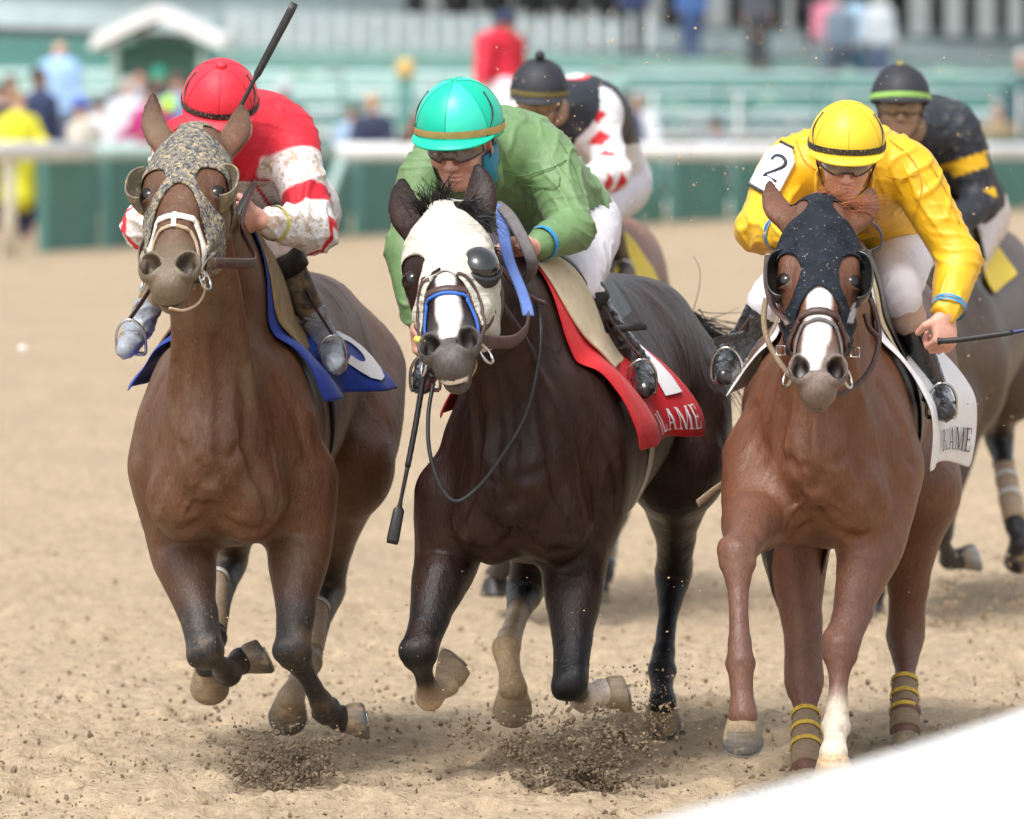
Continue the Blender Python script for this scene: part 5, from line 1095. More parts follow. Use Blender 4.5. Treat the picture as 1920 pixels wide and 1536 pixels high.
# ---------------------------------------------------------- dark brown horse
rt, f, B, H = HORSE[2]
eyes(rt, H)
hood('hood', f, H, M['hood_white'], rt, fold=.0055, lower=lambda u, w_: .300 + .17 * (np.minimum(np.abs(u), .12) / .085) ** 2.2 + np.clip(-w_ - .06, 0, .3) * .3, holes=(.058, .250, .042, .062), earh=(.085, .0, .052, .062), only=(-1,))
c0 = H(.080, .240, .006); n_ = nrm(H.A[0] * .50 + H.A[2] * .86); x_ = nrm(np.cross(H.A[1], n_)); Fc = Frame(c0, x_, H.A[1], n_, H.k * 1.32)
mb = MB(); mb.lathe([(.058, -.020), (.060, .004), (.056, .010), (.050, .010), (.048, .006)], mat4(Fc, (0, 0, 0)) @ np.diag([1.14, 1.28, 1.05, 1]), 36); o = part(rt, 'eye_cup', mb, 'rubber_black')
mb = MB(); mb.lathe([(.049 * math.cos(q), .008 + .040 * math.sin(q)) for q in np.linspace(0, R(89.5), 12)], mat4(Fc, (0, 0, 0)) @ np.diag([1.14, 1.28, 1.05, 1]), 36); part(o, 'dome', mb, 'plastic_black')
pts = [(u, .303 + .17 * (abs(u) / .085) ** 2.2, -.01) for u in np.linspace(-.088, .088, 13)]
face_strap(rt, f, H, 'hood_binding', [(u, v, .02 - abs(u) * .9) for u, v, _ in pts], .011, .005, 'leather', .013, n=4)
o, P = face_strap(rt, f, H, 'noseband', [(-.07, .475, -.10), (-.066, .43, -.05), (-.045, .372, .0), (0, .350, .02), (.045, .372, .0), (.066, .43, -.05), (.07, .475, -.10)], .024, .005, 'leather', .004)
face_strap(rt, f, H, 'blue_cord', [(-.07, .50, -.10), (-.066, .45, -.05), (-.045, .392, .0), (0, .368, .02), (.045, .392, .0), (.066, .45, -.05), (.07, .50, -.10)], .011, .007, 'strap_blue', .005)
for sx in (-1, 1): face_strap(rt, f, H, 'cheek_strap', [(sx * .105, .30, -.09), (sx * .09, .38, -.09), (sx * .072, .47, -.07)], .016, .005, 'leather', .009)
for sx in (-1, 1): face_strap(rt, f, H, 'headstall', [(sx * .10, .15, -.08), (sx * .098, .09, -.07), (sx * .085, .05, -.055)], .018, .006, 'leather', .010)
bit(rt, f, H, r=.032)
mb = MB(); ring(mb, W(793, 662, 21.38), (.2, -1, .1), .0125, .003); part(rt, 'ring_clip', mb, 'steel')
part(rt, 'bit_guard', MB().tube([W(780, 636, 21.36), W(800, 642, 21.33)], .0105, 12), 'rubber_yellow')
loop_px(rt, 'rein', [(890, 640, 21.45), (925, 642, 21.5), (962, 640, 21.62), (985, 620, 21.72), (991, 592, 21.8)], .016, 'leather', flat=(1.2, .25), up=(0, -.15, 1))
loop_px(rt, 'rein', [(991, 592, 21.8), (985, 565, 21.85), (972, 530, 21.95), (958, 498, 22.02), (950, 470, 22.06), (942, 420, 22.12), (938, 385, 22.2)], .0165, 'rein_rubber_blue', flat=(1.1, .25), up=(1, 0, -.2))
loop_px(rt, 'rein', [(930, 380, 22.25), (952, 400, 22.12), (972, 432, 22.02), (990, 470, 21.98), (998, 500, 22.0), (985, 528, 22.1), (960, 545, 22.2)], .0165, 'rubber_grey', flat=(1.1, .25), up=(1, 0, .2))
loop_px(rt, 'rein', [(938, 500, 21.95), (965, 535, 21.98), (1000, 560, 22.02), (1020, 568, 22.1)], .008, 'leather', flat=(1, .8), up=(0, 0, 1))
loop_px(rt, 'neck_cord', [(1005, 560, 22.12), (1014, 620, 22.02), (1006, 700, 21.98), (985, 780, 21.97), (945, 850, 21.95), (900, 910, 21.94), (858, 940, 21.93), (828, 915, 21.94), (806, 850, 21.96), (803, 780, 22.0), (812, 720, 22.05)], .0062, 'rubber_black', n=14)
loop_px(rt, 'chin_cord', [(876, 652, 21.40), (892, 678, 21.37), (884, 704, 21.35), (852, 724, 21.34)], .0042, 'leather_tan')
loop_px(rt, 'strap_end', [(934, 515, 21.85), (942, 560, 21.8), (936, 600, 21.78), (930, 620, 21.78)], .005, 'leather', flat=(1.2, .5), up=(1, 0, 0))
o, sf = cloth_drape('saddle_cloth', f, B, M['cloth_red'], rt, .10, .68, 96, 112, off=.020, fold=.011, fold_f=2.9, flare=.03, rear=.06, seed=2, shift=lambda a: .06 * np.clip(np.abs(a) - .4, 0, 2) ** 1.1)
sh = lambda a: .06 * np.clip(np.abs(a) - .4, 0, 2) ** 1.1
def onc(s_, adeg, off): a = np.radians(adeg); return sf(s_ + sh(a), a, off)
decal(o, 'number', [[(0, 0), (1, 0), (1, 1), (0, 1)]], lambda V, off: onc(.50 + V[:, 0] * .10 + .10 * V[:, 1], 92 - V[:, 1] * 66, off), 'ink_white')
pol, tw = text_polys('BLAME'); decal(o, 'lettering', pol, lambda V, off: onc(.33 + V[:, 0] / tw * .30, 108 - V[:, 1] * 10, off), 'ink_white')
cloth_drape('saddle', f, B, M['leather_black'], rt, .42, .86, 40, 40, off=.030, fold=.0, thickm=.012)
cloth_drape('saddle_pad', f, B, M['chamois'], rt, .10, .50, 60, 64, off=.030, fold=.006, thickm=.009, shift=lambda a: .20 * np.clip(np.abs(a) - .1, 0, 2))
girth(rt, f, B, .62, 'wrap_white', .05)
for q in 'LR': stirrup(rt, P2['an' + q], P2['to' + q], P2['kn' + q])
loop_px(rt, 'girth_strap', [(1150, 618, 22.6), (1180, 614, 22.6), (1212, 611, 22.58)], .010, 'leather_black', flat=(1.2, .3), up=(0, 0, 1))
# forelock
def tuft(rt, name, roots, dirs, ln, m, n=70, w0=.0022, jit=.3, seed=1, droop=.25):
    r = np.random.default_rng(seed); mb = MB()
    for i in range(n):
        k = r.integers(len(roots)); p = np.array(roots[k], float) + r.normal(0, .012, 3); d = nrm(np.array(dirs[k], float) + r.normal(0, jit, 3)); L = ln * r.uniform(.5, 1.1); P = [p]; b = r.normal(0, .5, 3)
        for q in range(6): d = nrm(d + np.array([0, 0, -droop]) * .5 + b * .14); P.append(P[-1] + d * L / 6)
        mb.tube(P, list(np.linspace(w0, w0 * .25, 7)), 3, cap=False)
    return part(rt, name, mb, m)
def mane(rt, f, B, H, m, n=420, seed=4, side=1, ln=.12):
    r = np.random.default_rng(seed); mb = MB(); a = H(0, .0, -.06); b = B(0, .42, .42); T = r.random((n, 1))
    R_ = f.snap(a * (1 - T) + b * T + np.array([0, 0, 1]) * (.06 + .10 * np.sin(T * math.pi)), .0, 3)
    for i in range(n):
        t = T[i, 0]; p = R_[i]
        d = nrm(np.array([side * .8 + r.normal(0, .3), .5, .45 + r.normal(0, .25)])); P = [p]; L = ln * r.uniform(.6, 1.2)
        for q in range(5): d = nrm(d + np.array([0, 0, -.35])); P.append(P[-1] + d * L / 5)
        mb.tube(P, list(np.linspace(.0028, .0006, 6)), 3, cap=False)
    return part(rt, 'mane', mb, m)
def tail(rt, pts, m, n=260, spread=.10, seed=3, r0=.0022, name='tail'):
    r = np.random.default_rng(seed); C = spline([W(*p) for p in pts], 6); mb = MB()
    for i in range(n):
        o0 = r.normal(0, .014, 3); o1 = r.normal(0, spread, 3); ph = r.uniform(0, 6, 3); k = np.linspace(0, 1, len(C))[:, None]; e = int(len(C) * r.uniform(.5, 1)); 
        P = C + o0 * (1 - k) + o1 * k ** 1.2 + .02 * k * np.sin(ph + k * 7); P = P[:max(e, 5)]
        mb.tube(P, list(np.linspace(r0, r0 * .3, len(P))), 3, cap=False)
    return part(rt, name, mb, m)
tuft(rt, 'forelock', [H(-.035, .0, .03), H(.0, -.02, .03), H(.05, .0, .02), H(.08, .03, 0)], [(-.3, -.4, .9), (.2, -.3, .9), (.8, -.4, .3), (.9, -.4, .0)], .085, 'hair_dark', n=300, jit=.22, seed=2)
mane(rt, f, B, H, 'hair_dark', ln=.10, side=1)
tail(rt, [(1296, 600, 24.25), (1330, 640, 24.35), (1375, 690, 24.5), (1400, 760, 24.6)], 'hair_dark', n=240, spread=.13)
# ---------------------------------------------------------- chestnut horse
rt, f, B, H = HORSE[3]
eyes(rt, H)
hood('hood', f, H, M['hood_navy'], rt, lambda u, w_: .300 + .17 * (np.minimum(np.abs(u), .12) / .085) ** 2.2 + np.clip(-w_ - .06, 0, .3) * .3, holes=(.062, .245, .042, .072), earh=(.082, -.005, .050, .052), top=-.06)
for sx in (-1, 1): cup(rt, H, sx, 'cup_black', out=.052, hgt=.080, fwd=.030, a0=-84, a1=84)
face_strap(rt, f, H, 'noseband', [(-.075, .455, -.10), (-.066, .41, -.05), (-.045, .385, .0), (0, .372, .02), (.045, .385, .0), (.066, .41, -.05), (.075, .455, -.10)], .022, .009, 'leather', .005)
face_strap(rt, f, H, 'figure_strap', [(-.066, .51, -.09), (-.055, .46, -.03), (-.032, .412, .0), (0, .395, .02), (.032, .412, .0), (.055, .46, -.03), (.066, .51, -.09)], .011, .006, 'rubber_grey', .005)
for sx in (-1, 1):
    face_strap(rt, f, H, 'cheek_strap', [(sx * .108, .30, -.09), (sx * .092, .38, -.09), (sx * .076, .47, -.07)], .015, .006, 'leather', .008)
    mb = MB(); p = H(sx * .092, .42, -.055); buckle(mb, p, H.A[1], H.A[0]); part(rt, 'buckle', mb, 'steel')
bit(rt, f, H, r=.030)
loop_px(rt, 'rein', [(1440, 480, 21.72), (1438, 530, 21.62), (1450, 575, 21.5), (1470, 598, 21.42), (1478, 610, 21.4)], .0085, 'leather', flat=(1.2, .5), up=(1, 0, 0))
loop_px(rt, 'yoke_strap', [(1436, 560, 21.95), (1432, 600, 21.92), (1440, 640, 21.88), (1462, 680, 21.84), (1490, 712, 21.78), (1520, 735, 21.74)], .0085, 'wrap_brown', n=10)
loop_px(rt, 'yoke_strap', [(1632, 560, 22.0), (1645, 600, 21.96), (1648, 640, 21.93), (1636, 685, 21.88), (1612, 718, 21.82), (1580, 738, 21.76), (1560, 744, 21.74)], .0085, 'leather', n=10)
loop_px(rt, 'rein', [(1594, 606, 21.42), (1602, 575, 21.5), (1612, 540, 21.62), (1622, 500, 21.75), (1628, 470, 21.9)], .0085, 'rubber_grey', flat=(1.2, .5), up=(1, 0, 0))
loop_px(rt, 'strap_end', [(1622, 590, 21.7), (1630, 615, 21.68), (1648, 634, 21.66)], .008, 'leather')
loop_px(rt, 'rein', [(1612, 420, 22.05), (1634, 418, 21.98), (1652, 438, 21.94), (1650, 462, 21.96), (1628, 474, 22.02), (1606, 470, 22.1)], .0145, 'rubber_grey', flat=(1.1, .3), up=(0, -1, .3))
o, sf = cloth_drape('saddle_cloth', f, B, M['cloth_white'], rt, .14, .68, 94, 130, off=.018, fold=.008, fold_f=2.2, flare=.04, flareL=.06, rear=.07, seed=4, shift=lambda a: .06 * np.clip(np.abs(a) - .4, 0, 2) ** 1.1)
sh3 = lambda a: .06 * np.clip(np.abs(a) - .4, 0, 2) ** 1.1
pol, tw = text_polys('BLAME'); decal(o, 'lettering', pol, lambda V, off: sf(.36 + V[:, 0] / tw * .27 + sh3(np.radians(124 - V[:, 1] * 9)), np.radians(124 - V[:, 1] * 9), off), 'ink_black')
cloth_drape('saddle', f, B, M['leather_black'], rt, .42, .86, 40, 40, off=.030, fold=.0, thickm=.012)
cloth_drape('saddle_flap', f, B, M['leather_black'], rt, .16, .56, 0, 72, off=.040, fold=.004, thickm=.006, shift=lambda a: .18 * np.clip(np.abs(a) - .2, 0, 2))
cloth_drape('saddle_pad', f, B, M['chamois'], rt, .10, .52, 72, 72, off=.026, fold=.006, thickm=.008, shift=lambda a: .20 * np.clip(np.abs(a) - .1, 0, 2))
girth(rt, f, B, .62, 'leather_black', .06)
for q in 'LR': stirrup(rt, P3['an' + q], P3['to' + q], P3['kn' + q])
tuft(rt, 'forelock', [H(.0, -.05, -.03), H(.04, -.05, -.03), H(-.03, -.04, -.02)], [(.95, .1, .32), (.95, .1, .2), (.8, .1, .6)], .15, 'hair_red', n=280, jit=.10, seed=2, w0=.0016, droop=.16)
mane(rt, f, B, H, 'hair_red', ln=.10, side=1)
loop_px(rt, 'girth_strap', [(1398, 626, 22.6), (1365, 634, 22.6), (1340, 641, 22.58)], .010, 'leather_black', flat=(1.2, .3), up=(0, 0, 1))
wrap(rt, W(1511, 1338, 22.68), W(1512, 1440, 22.5), .040, .047, M['wrap_brown'], stripes=[.05, .34, .62], mstripe=M['wrap_yellow'])
wrap(rt, W(1696, 1275, 23.25), W(1697, 1372, 23.1), .038, .048, M['wrap_brown'], stripes=[.05, .34, .62], mstripe=M['wrap_yellow'])
loop_px(rt, 'strap_end', [(1372, 900, 22.3), (1340, 920, 22.25), (1308, 945, 22.2)], .011, 'wrap_brown', flat=(1.2, .3), up=(0, 0, 1))
# ---------------------------------------------------------- the two behind
rt, f, B, H = HORSE[4]
cloth_drape('saddle_cloth', f, B, M['cloth_yellow'], rt, .45, 1.15, 80, 84, off=.016, ns=12, na=24, flare=.02)
cloth_drape('saddle', f, B, M['leather_black'], rt, .42, .86, 40, 40, off=.030, fold=.0, thickm=.012, ns=8, na=14)
wrap(rt, W(1137, 1010, 29.52), W(1128, 1085, 29.4), .045, .045, M['wrap_tan'], stripes=[.05, .3, .6], mstripe=M['wrap_blue'])
for q in 'LR': stirrup(rt, P4['an' + q], P4['to' + q], P4['kn' + q])
rt, f, B, H = HORSE[5]
cloth_drape('saddle_cloth', f, B, M['cloth_yellow'], rt, .45, 1.0, 80, 70, off=.016, ns=12, na=24, flare=.02)
cloth_drape('saddle', f, B, M['leather_black'], rt, .42, .86, 40, 40, off=.030, fold=.0, thickm=.012, ns=8, na=14)
wrap(rt, W(1880, 860, 29.85), W(1902, 975, 29.5), .040, .046, M['wrap_tan'], stripes=[.05, .35, .65], mstripe=M['wrap_white'])
mane(rt, f, B, H, 'hair_dark', n=160, ln=.10)
loop_px(rt, 'rein', [(1708, 440, 27.9), (1716, 470, 27.8), (1716, 500, 27.75), (1706, 520, 27.75)], .012, 'orange')
for q in 'LR': stirrup(rt, P5['an' + q], P5['to' + q], P5['kn' + q])
# ------------------------------------------------------------------ the track
def ground():
    xs = np.concatenate([[-300, -120, -60, -30, -15, -8, -5], np.arange(-3.6, 4.4, .026), [5, 8, 15, 30, 60, 120, 300]])
    ys = np.concatenate([[-30, 0, 8, 12, 15, 17], np.arange(18.6, 27, .024), np.arange(27, 38, .055), np.arange(38, 60, .25), [62, 66, 72, 80, 90, 110, 140, 180, 260, 500]])
    X, Y = np.meshgrid(xs, ys, indexing='ij'); P = np.stack([X.ravel(), Y.ravel(), 0 * X.ravel()], 1)
    dn = np.clip((P[:, 1] - 17) / 2, 0, 1) * np.clip((60 - P[:, 1]) / 15, 0, 1) * (np.abs(P[:, 0]) < 4.5)
    z = .014 * fbm(P * np.array([2.2, 1.6, 1]), 2) + .014 * fbm(P * np.array([8, 6, 1]) + 5, 3); c = vnoise(P * np.array([17, 15, 1]) + 9); z += .022 * np.clip(c - .2, 0, 1) + .006 * np.clip(vnoise(P * np.array([37, 33, 1])) - .2, 0, 1)
    Z = z.reshape(len(xs), len(ys)); hg = np.random.default_rng(21)
    for _ in range(420):       # hoof prints
        cy = 19 + 16 * hg.random() ** 1.3; cx = hg.uniform(-1, 1) * cy * .08; r_ = hg.uniform(.045, .07); i0, i1 = np.searchsorted(xs, [cx - .25, cx + .25]); j0, j1 = np.searchsorted(ys, [cy - .25, cy + .25])
        d = np.hypot(xs[i0:i1, None] - cx, (ys[None, j0:j1] - cy) * .8) / r_; Z[i0:i1, j0:j1] += hg.uniform(.5, 1) * (-.026 * np.exp(-d ** 4) + .016 * np.exp(-((d - 1.5) / .45) ** 2) * (1 + .6 * np.sign(ys[None, j0:j1] - cy)))
    z = Z.ravel(); V = np.stack([P[:, 0], P[:, 1], z * dn - .012], 1); a, b = len(xs), len(ys); i, j = np.meshgrid(np.arange(a - 1), np.arange(b - 1), indexing='ij'); i = i.ravel(); j = j.ravel()
    F = np.stack([i * b + j, (i + 1) * b + j, (i + 1) * b + j + 1, i * b + j + 1], 1)
    m = mat('sand', (.415, .322, .218), .92, noise=(1.1, .07, (1, .5, 1)), noise2=(26, .20, (1, .6, 1)), dirt=[(3.2, .62, (.36, .26, .165), .12), (24, .585, (.22, .15, .095), .08), (60, .60, (.27, .19, .12), .08)], bump=[(22, .9, None, .02), (45, .9, None, .014), (160, .6, None, .004)], spec=.2)
    tag(mesh_np('track', V, F, None, m), kind='structure')
ground()
_ico = None
def clods(name, P, r, m, label=None, seed=0, rough=.6):
    """many lumps of earth, one mesh"""
    g = np.random.default_rng(seed); t = (1 + 5 ** .5) / 2
    v = np.array([(-1, t, 0), (1, t, 0), (-1, -t, 0), (1, -t, 0), (0, -1, t), (0, 1, t), (0, -1, -t), (0, 1, -t), (t, 0, -1), (t, 0, 1), (-t, 0, -1), (-t, 0, 1)]) / 1.9
    f = np.array([(0, 11, 5), (0, 5, 1), (0, 1, 7), (0, 7, 10), (0, 10, 11), (1, 5, 9), (5, 11, 4), (11, 10, 2), (10, 7, 6), (7, 1, 8), (3, 9, 4), (3, 4, 2), (3, 2, 6), (3, 6, 8), (3, 8, 9), (4, 9, 5), (2, 4, 11), (6, 2, 10), (8, 6, 7), (9, 8, 1)])
    n = len(P); V = v[None] * (1 + g.uniform(-rough, rough, (n, 12, 1))) * (np.asarray(r)[:, None, None]) * g.uniform(.6, 1.3, (n, 1, 3)) + np.asarray(P)[:, None]
    F = (f[None] + (np.arange(n) * 12)[:, None, None]).reshape(-1, 3); o = mesh_np(name, V.reshape(-1, 3), None, F, m, None, False); tag(o, label, None, None, 'stuff'); return o
M['clod'] = mat('clod', (.30, .225, .15), .95, noise=(40, .35), bump=(150, .6, None, .003), spec=.1)
M['clod_dark'] = mat('clod_dark', (.185, .143, .10), .95, noise=(60, .4), bump=(150, .6, None, .003), spec=.1)
M['grit'] = mat('grit', (.55, .40, .24), .95, noise=(60, .3), spec=.1)
g = rng
n = 7000; yy = 19.2 + 14 * g.random(n) ** 1.5; xx = g.uniform(-1, 1, n) * (yy * .078 + .2) + .02; rr = .0016 + .0085 * g.random(n) ** 5
clods('loose_clods', np.stack([xx, yy, rr * .3], 1), rr, M['clod'], 'brown clods strewn over the pale sand of the track', 1)
n = 3200; yy = 19.4 + 6.5 * g.random(n) ** 1.2; xx = g.uniform(-1, 1, n) * (yy * .078 + .2) + .02; rr = .0016 + .0075 * g.random(n) ** 4
clods('loose_clods', np.stack([xx, yy, rr * .3], 1), rr, M['clod_dark'], 'darker moist lumps on the near part of the track', 8)
def burst(name, cx, cy, Y, n, sx, sy, seed, label, up=1.0, m='clod_dark', rmin=.0007, rmax=.0075, pw=5):
    g = np.random.default_rng(seed); P = []; r = []
    base = W(cx, cy, Y)
    nb = 110; hgt = g.random(nb) ** 1.1; cen = np.stack([g.normal(0, 1, nb) * sx * (.35 + .75 * hgt) + sx * .4 * hgt, g.normal(0, .10, nb), .02 + hgt * sy * 2.2 * up], 1); wt = g.random(nb) ** 3 * (1.25 - hgt); wt /= wt.sum()
    k = g.choice(nb, size=n, p=wt); sp_ = g.uniform(.35, 1.5, nb)[k][:, None]; p = base + cen[k] + g.normal(0, 1, (n, 3)) * np.array([.017, .02, .013]) * sp_; fr = g.random(n) < .22
    p[fr] = base + np.stack([g.normal(0, sx * 1.15, fr.sum()), g.normal(0, .12, fr.sum()), g.random(fr.sum()) ** 1.4 * sy * 3.2 * up], 1)
    p[:, 2] = np.maximum(p[:, 2], .004); r = rmin + (rmax - rmin) * g.random(n) ** pw
    return clods(name, p, r, M[m], label, seed)
burst('kicked_dirt', 515, 1480, 22.0, 7000, .12, .062, 11, 'dirt thrown up below the hooves of the bay horse')
burst('kicked_dirt', 1070, 1500, 21.9, 10000, .15, .085, 12, 'dirt thrown up below the hooves of the dark brown horse', rmax=.0085)
burst('dust_spray', 1165, 1440, 22.6, 2600, .11, .10, 13, 'fine spray of dust rising beside the hind hoof of the dark horse', m='clod', rmin=.0008, rmax=.004, pw=2)
burst('dust_spray', 1720, 1190, 28.0, 1500, .35, .10, 14, 'dust hanging over the sand behind the chestnut horse', m='clod', rmin=.0015, rmax=.007, pw=2)
def air(n, box, seed, r0=.0007, r1=.0032):
    g = np.random.default_rng(seed); P = [W(g.uniform(box[0], box[2]), g.uniform(box[1], box[3]), g.uniform(box[4], box[5])) for _ in range(n)]; return np.array(P), r0 + (r1 - r0) * g.random(n) ** 2.5
A = [air(160, (150, 1130, 760, 1340, 21.8, 22.6), 1), air(320, (700, 1050, 1420, 1380, 21.8, 23), 2), air(420, (1180, 30, 1560, 460, 22.5, 28), 3, .001, .0035), air(160, (880, 20, 1160, 260, 22.5, 27.5), 4, .001, .0038), air(260, (1560, 100, 1920, 900, 22.5, 28.5), 5, .001, .0035), air(80, (0, 150, 420, 400, 22.5, 28), 6, .0007, .0015), air(160, (1400, 900, 1920, 1400, 22, 28), 7)]
clods('flying_grit', np.vstack([a[0] for a in A]), np.concatenate([a[1] for a in A]), M['grit'], 'specks of sand and mud flying through the air round the horses', 5)
tag(MB().lathe([(.0, .012), (.015, .010), (.022, .004), (.018, -.01)], mat4(Frame(W(42, 652, 38.5), (1, 0, 0), (0, 1, 0), (0, 0, 1)), (0, 0, 0)), 10).build('paper_scrap', M['ink_white']), 'small white scrap lying on the sand at the left', 'litter')
# ------------------------------------------------------------------ far side: rail, boards, grandstand
PT = lambda n, c, r=.6, **k: mat(n, c, r, noise=(3, .12), **k)
M['paint_white'] = PT('paint_white', (.80, .82, .82)); M['paint_teal'] = PT('paint_teal', (.07, .195, .175)); M['paint_green'] = PT('paint_green', (.12, .29, .25)); M['paint_teal_worn'] = PT('paint_teal_worn', (.08, .21, .185)); M['paint_sage'] = PT('paint_sage', (.30, .47, .42))
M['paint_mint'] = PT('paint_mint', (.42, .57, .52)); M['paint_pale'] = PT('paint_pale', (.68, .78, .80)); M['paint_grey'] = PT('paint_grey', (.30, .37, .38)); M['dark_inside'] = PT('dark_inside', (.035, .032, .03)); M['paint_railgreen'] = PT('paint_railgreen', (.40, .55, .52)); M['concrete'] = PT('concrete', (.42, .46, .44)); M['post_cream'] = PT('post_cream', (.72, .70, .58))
def slab(mb, x0, t0, b0, Y0, x1, t1, b1, Y1, dep=.3):
    """upright slab between two ends given by where their top and bottom lie"""
    q = [W(x0, t0, Y0), W(x0, b0, Y0), W(x1, b1, Y1), W(x1, t1, Y1)]; q[1][:2] = q[0][:2]; q[2][:2] = q[3][:2]; d = np.array([0, dep, 0]); V = q + [p + d for p in q]
    mb.add(V, [(0, 1, 2, 3), (7, 6, 5, 4), (0, 3, 7, 4), (1, 5, 6, 2), (0, 4, 5, 1), (3, 2, 6, 7)]); return mb
def S1(root, name, m, *a, dep=.3):
    mb = slab(MB(), *a, dep=dep)
    if a[0] == -300: slab(mb, -2600, a[1], a[2], a[3] - .01, -300, a[1], a[2], a[3] - .01, dep=dep)
    if a[4] == 2300: slab(mb, 2300, a[5], a[6], a[7] - .01, 4300, a[5], a[6], a[7] - .01, dep=dep)
    return part(root, name, mb, m, False)
RY = lambda x: 80 + (x / 1920) * 24
rl = empty('track_rail', (0, 88, 0), 'long white rail on posts along the far side of the track', 'rail')
for x0, x1, m in ((-400, 163, 'paint_white'), (163, 622, 'paint_railgreen'), (622, 2400, 'paint_white')):
    a = W(x0, 285 - (x0 > 700) * 0, RY(x0)); b = W(x1, 283, RY(x1)); part(rl, 'rail_bar', MB().tube([a, b], .085 if m == 'paint_railgreen' else .10, 12), m)
for x in (18, 300, 520, 1230, 1560, 1850):
    a = W(x, 295, RY(x)); part(rl, 'post', MB().tube([a, np.array([a[0], a[1], 0])], .065 if x == 18 else .035, 10), 'post_cream' if x == 18 else 'paint_teal_worn')
for x in (420, 610): 
    a = W(x + 30, 300, RY(x)); b = W(x - 25, 460, RY(x) - .6); b[2] = 0; part(rl, 'brace', MB().tube([a, b], .06, 10), 'paint_railgreen')
bw = empty('board_wall', (0, 90, 0), 'dark green board wall below the rail on the far side of the track', 'wall')
for k, (x0, x1) in enumerate([(80 + i * 118, 70 + (i + 1) * 118 - 3) for i in range(20)]):
    a, b = W(x0, 300, RY(x0) + 1.2), W(x1, 300, RY(x1) + 1.2); mb = MB(); d = np.array([0, .08, 0]); V = [(a[0], a[1], .98), (a[0], a[1], 0), (b[0], b[1], 0), (b[0], b[1], .98)]; V = [np.array(v) for v in V]; mb.add(V + [v + d for v in V], [(0, 1, 2, 3), (7, 6, 5, 4), (0, 3, 7, 4), (1, 5, 6, 2), (0, 4, 5, 1), (3, 2, 6, 7)]); part(bw, 'board', mb, 'paint_teal' if k % 3 else 'paint_teal_worn', False)
    part(bw, 'batten', MB().box((a[0] - .05, a[1] - .10, 0), (a[0] + .05, a[1] - .01, .97)), 'paint_teal', False)
tag(MB().box((-90, 107, -.008), (90, 300, -.004)).build('apron_paving', M['concrete'], None, False), kind='structure')
gs = empty('grandstand', (0, 120, 0), 'pale green grandstand with rows of seating and white columns', 'grandstand')
# seating rows rising away
rows = [(250, 'paint_grey'), (226, 'paint_mint'), (205, 'paint_grey'), (184, 'paint_mint'), (163, 'paint_mint'), (141, 'paint_mint'), (120, 'paint_green')]
for i, (t, m) in enumerate(rows):
    Y = 107 + i * 1.6; S1(gs, 'seating_tier', m, -300, t - 6, t + 24, Y, 1180, t, t + 26, Y + 6, dep=1.6); S1(gs, 'tier_riser', 'paint_green' if i % 2 else 'paint_teal', -300, t + 12, t + 24, Y - .12, 1180, t + 18, t + 26, Y + 5.88, dep=.1)
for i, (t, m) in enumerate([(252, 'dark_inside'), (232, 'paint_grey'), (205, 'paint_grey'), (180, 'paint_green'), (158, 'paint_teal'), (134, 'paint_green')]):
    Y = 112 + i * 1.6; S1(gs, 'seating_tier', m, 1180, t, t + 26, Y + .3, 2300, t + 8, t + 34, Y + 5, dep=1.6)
S1(gs, 'tier_front', 'paint_green', -300, 60, 122, 120, 420, 76, 124, 122, dep=.4); S1(gs, 'tier_front', 'paint_sage', 420, 84, 124, 122, 2300, 132, 180, 128, dep=.4)
S1(gs, 'balcony_front', 'paint_pale', -300, -12, 38, 124, 2300, 100, 136, 134, dep=.4)
S1(gs, 'balcony_wall', 'paint_pale', 420, 10, 84, 126, 1240, 45, 108, 130, dep=.4); S1(gs, 'balcony_wall', 'paint_grey', 1240, 48, 104, 130.4, 2300, 66, 140, 136, dep=.4)
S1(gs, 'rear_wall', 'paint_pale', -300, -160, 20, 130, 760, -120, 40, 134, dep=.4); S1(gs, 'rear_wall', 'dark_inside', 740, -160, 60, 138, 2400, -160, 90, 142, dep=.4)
part(gs, 'roof', MB().box((-40, 122, 9), (45, 142, 9.6)), 'paint_white', False)
for x in list(range(430, 1240, 34)): S1(gs, 'railing_post', 'paint_white', x, 26, 92, 125.6, x + 9, 27, 92, 125.6, dep=.12)
for x, wd_ in [(815, 34), (905, 34), (975, 34), (1045, 30), (1110, 30), (1225, 34), (1345, 40), (1415, 40), (1480, 14), (1560, 34), (1650, 34), (1725, 38), (1790, 34), (1850, 34), (1905, 28), (1965, 34)]:
    S1(gs, 'column', 'paint_white', x - wd_ / 2, -150, 62 + (x > 1240) * 6, 131.5, x + wd_ / 2, -150, 62 + (x > 1240) * 6, 131.5, dep=.35)
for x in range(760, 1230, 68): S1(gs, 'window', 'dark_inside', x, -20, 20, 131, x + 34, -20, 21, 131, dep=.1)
for i, (y0, y1, Y, m) in enumerate([(246, 250, 105, 'paint_white'), (222, 228, 106, 'paint_teal'), (203, 207, 108, 'paint_pale'), (186, 188, 109, 'paint_teal'), (170, 171, 111, 'paint_pale'), (152, 154, 112, 'paint_sage'), (134, 138, 114, 'paint_pale')]):
    a = W(-300, y0, Y); b = W(2300, y1 + 6, Y + 7); part(gs, 'handrail', MB().tube([a, b], .03, 6), m)
hg = np.random.default_rng(31)
for i in range(46):
    x = -60 + i * 44 + hg.uniform(-12, 12); Y = 104.5 + (i % 3) * 2.2; t = 150 + (i % 4) * 20; S1(gs, 'stanchion', ('paint_teal', 'paint_white', 'paint_sage', 'paint_grey')[i % 4], x, t, 256, Y, x + 6, t, 256, Y, dep=.06)
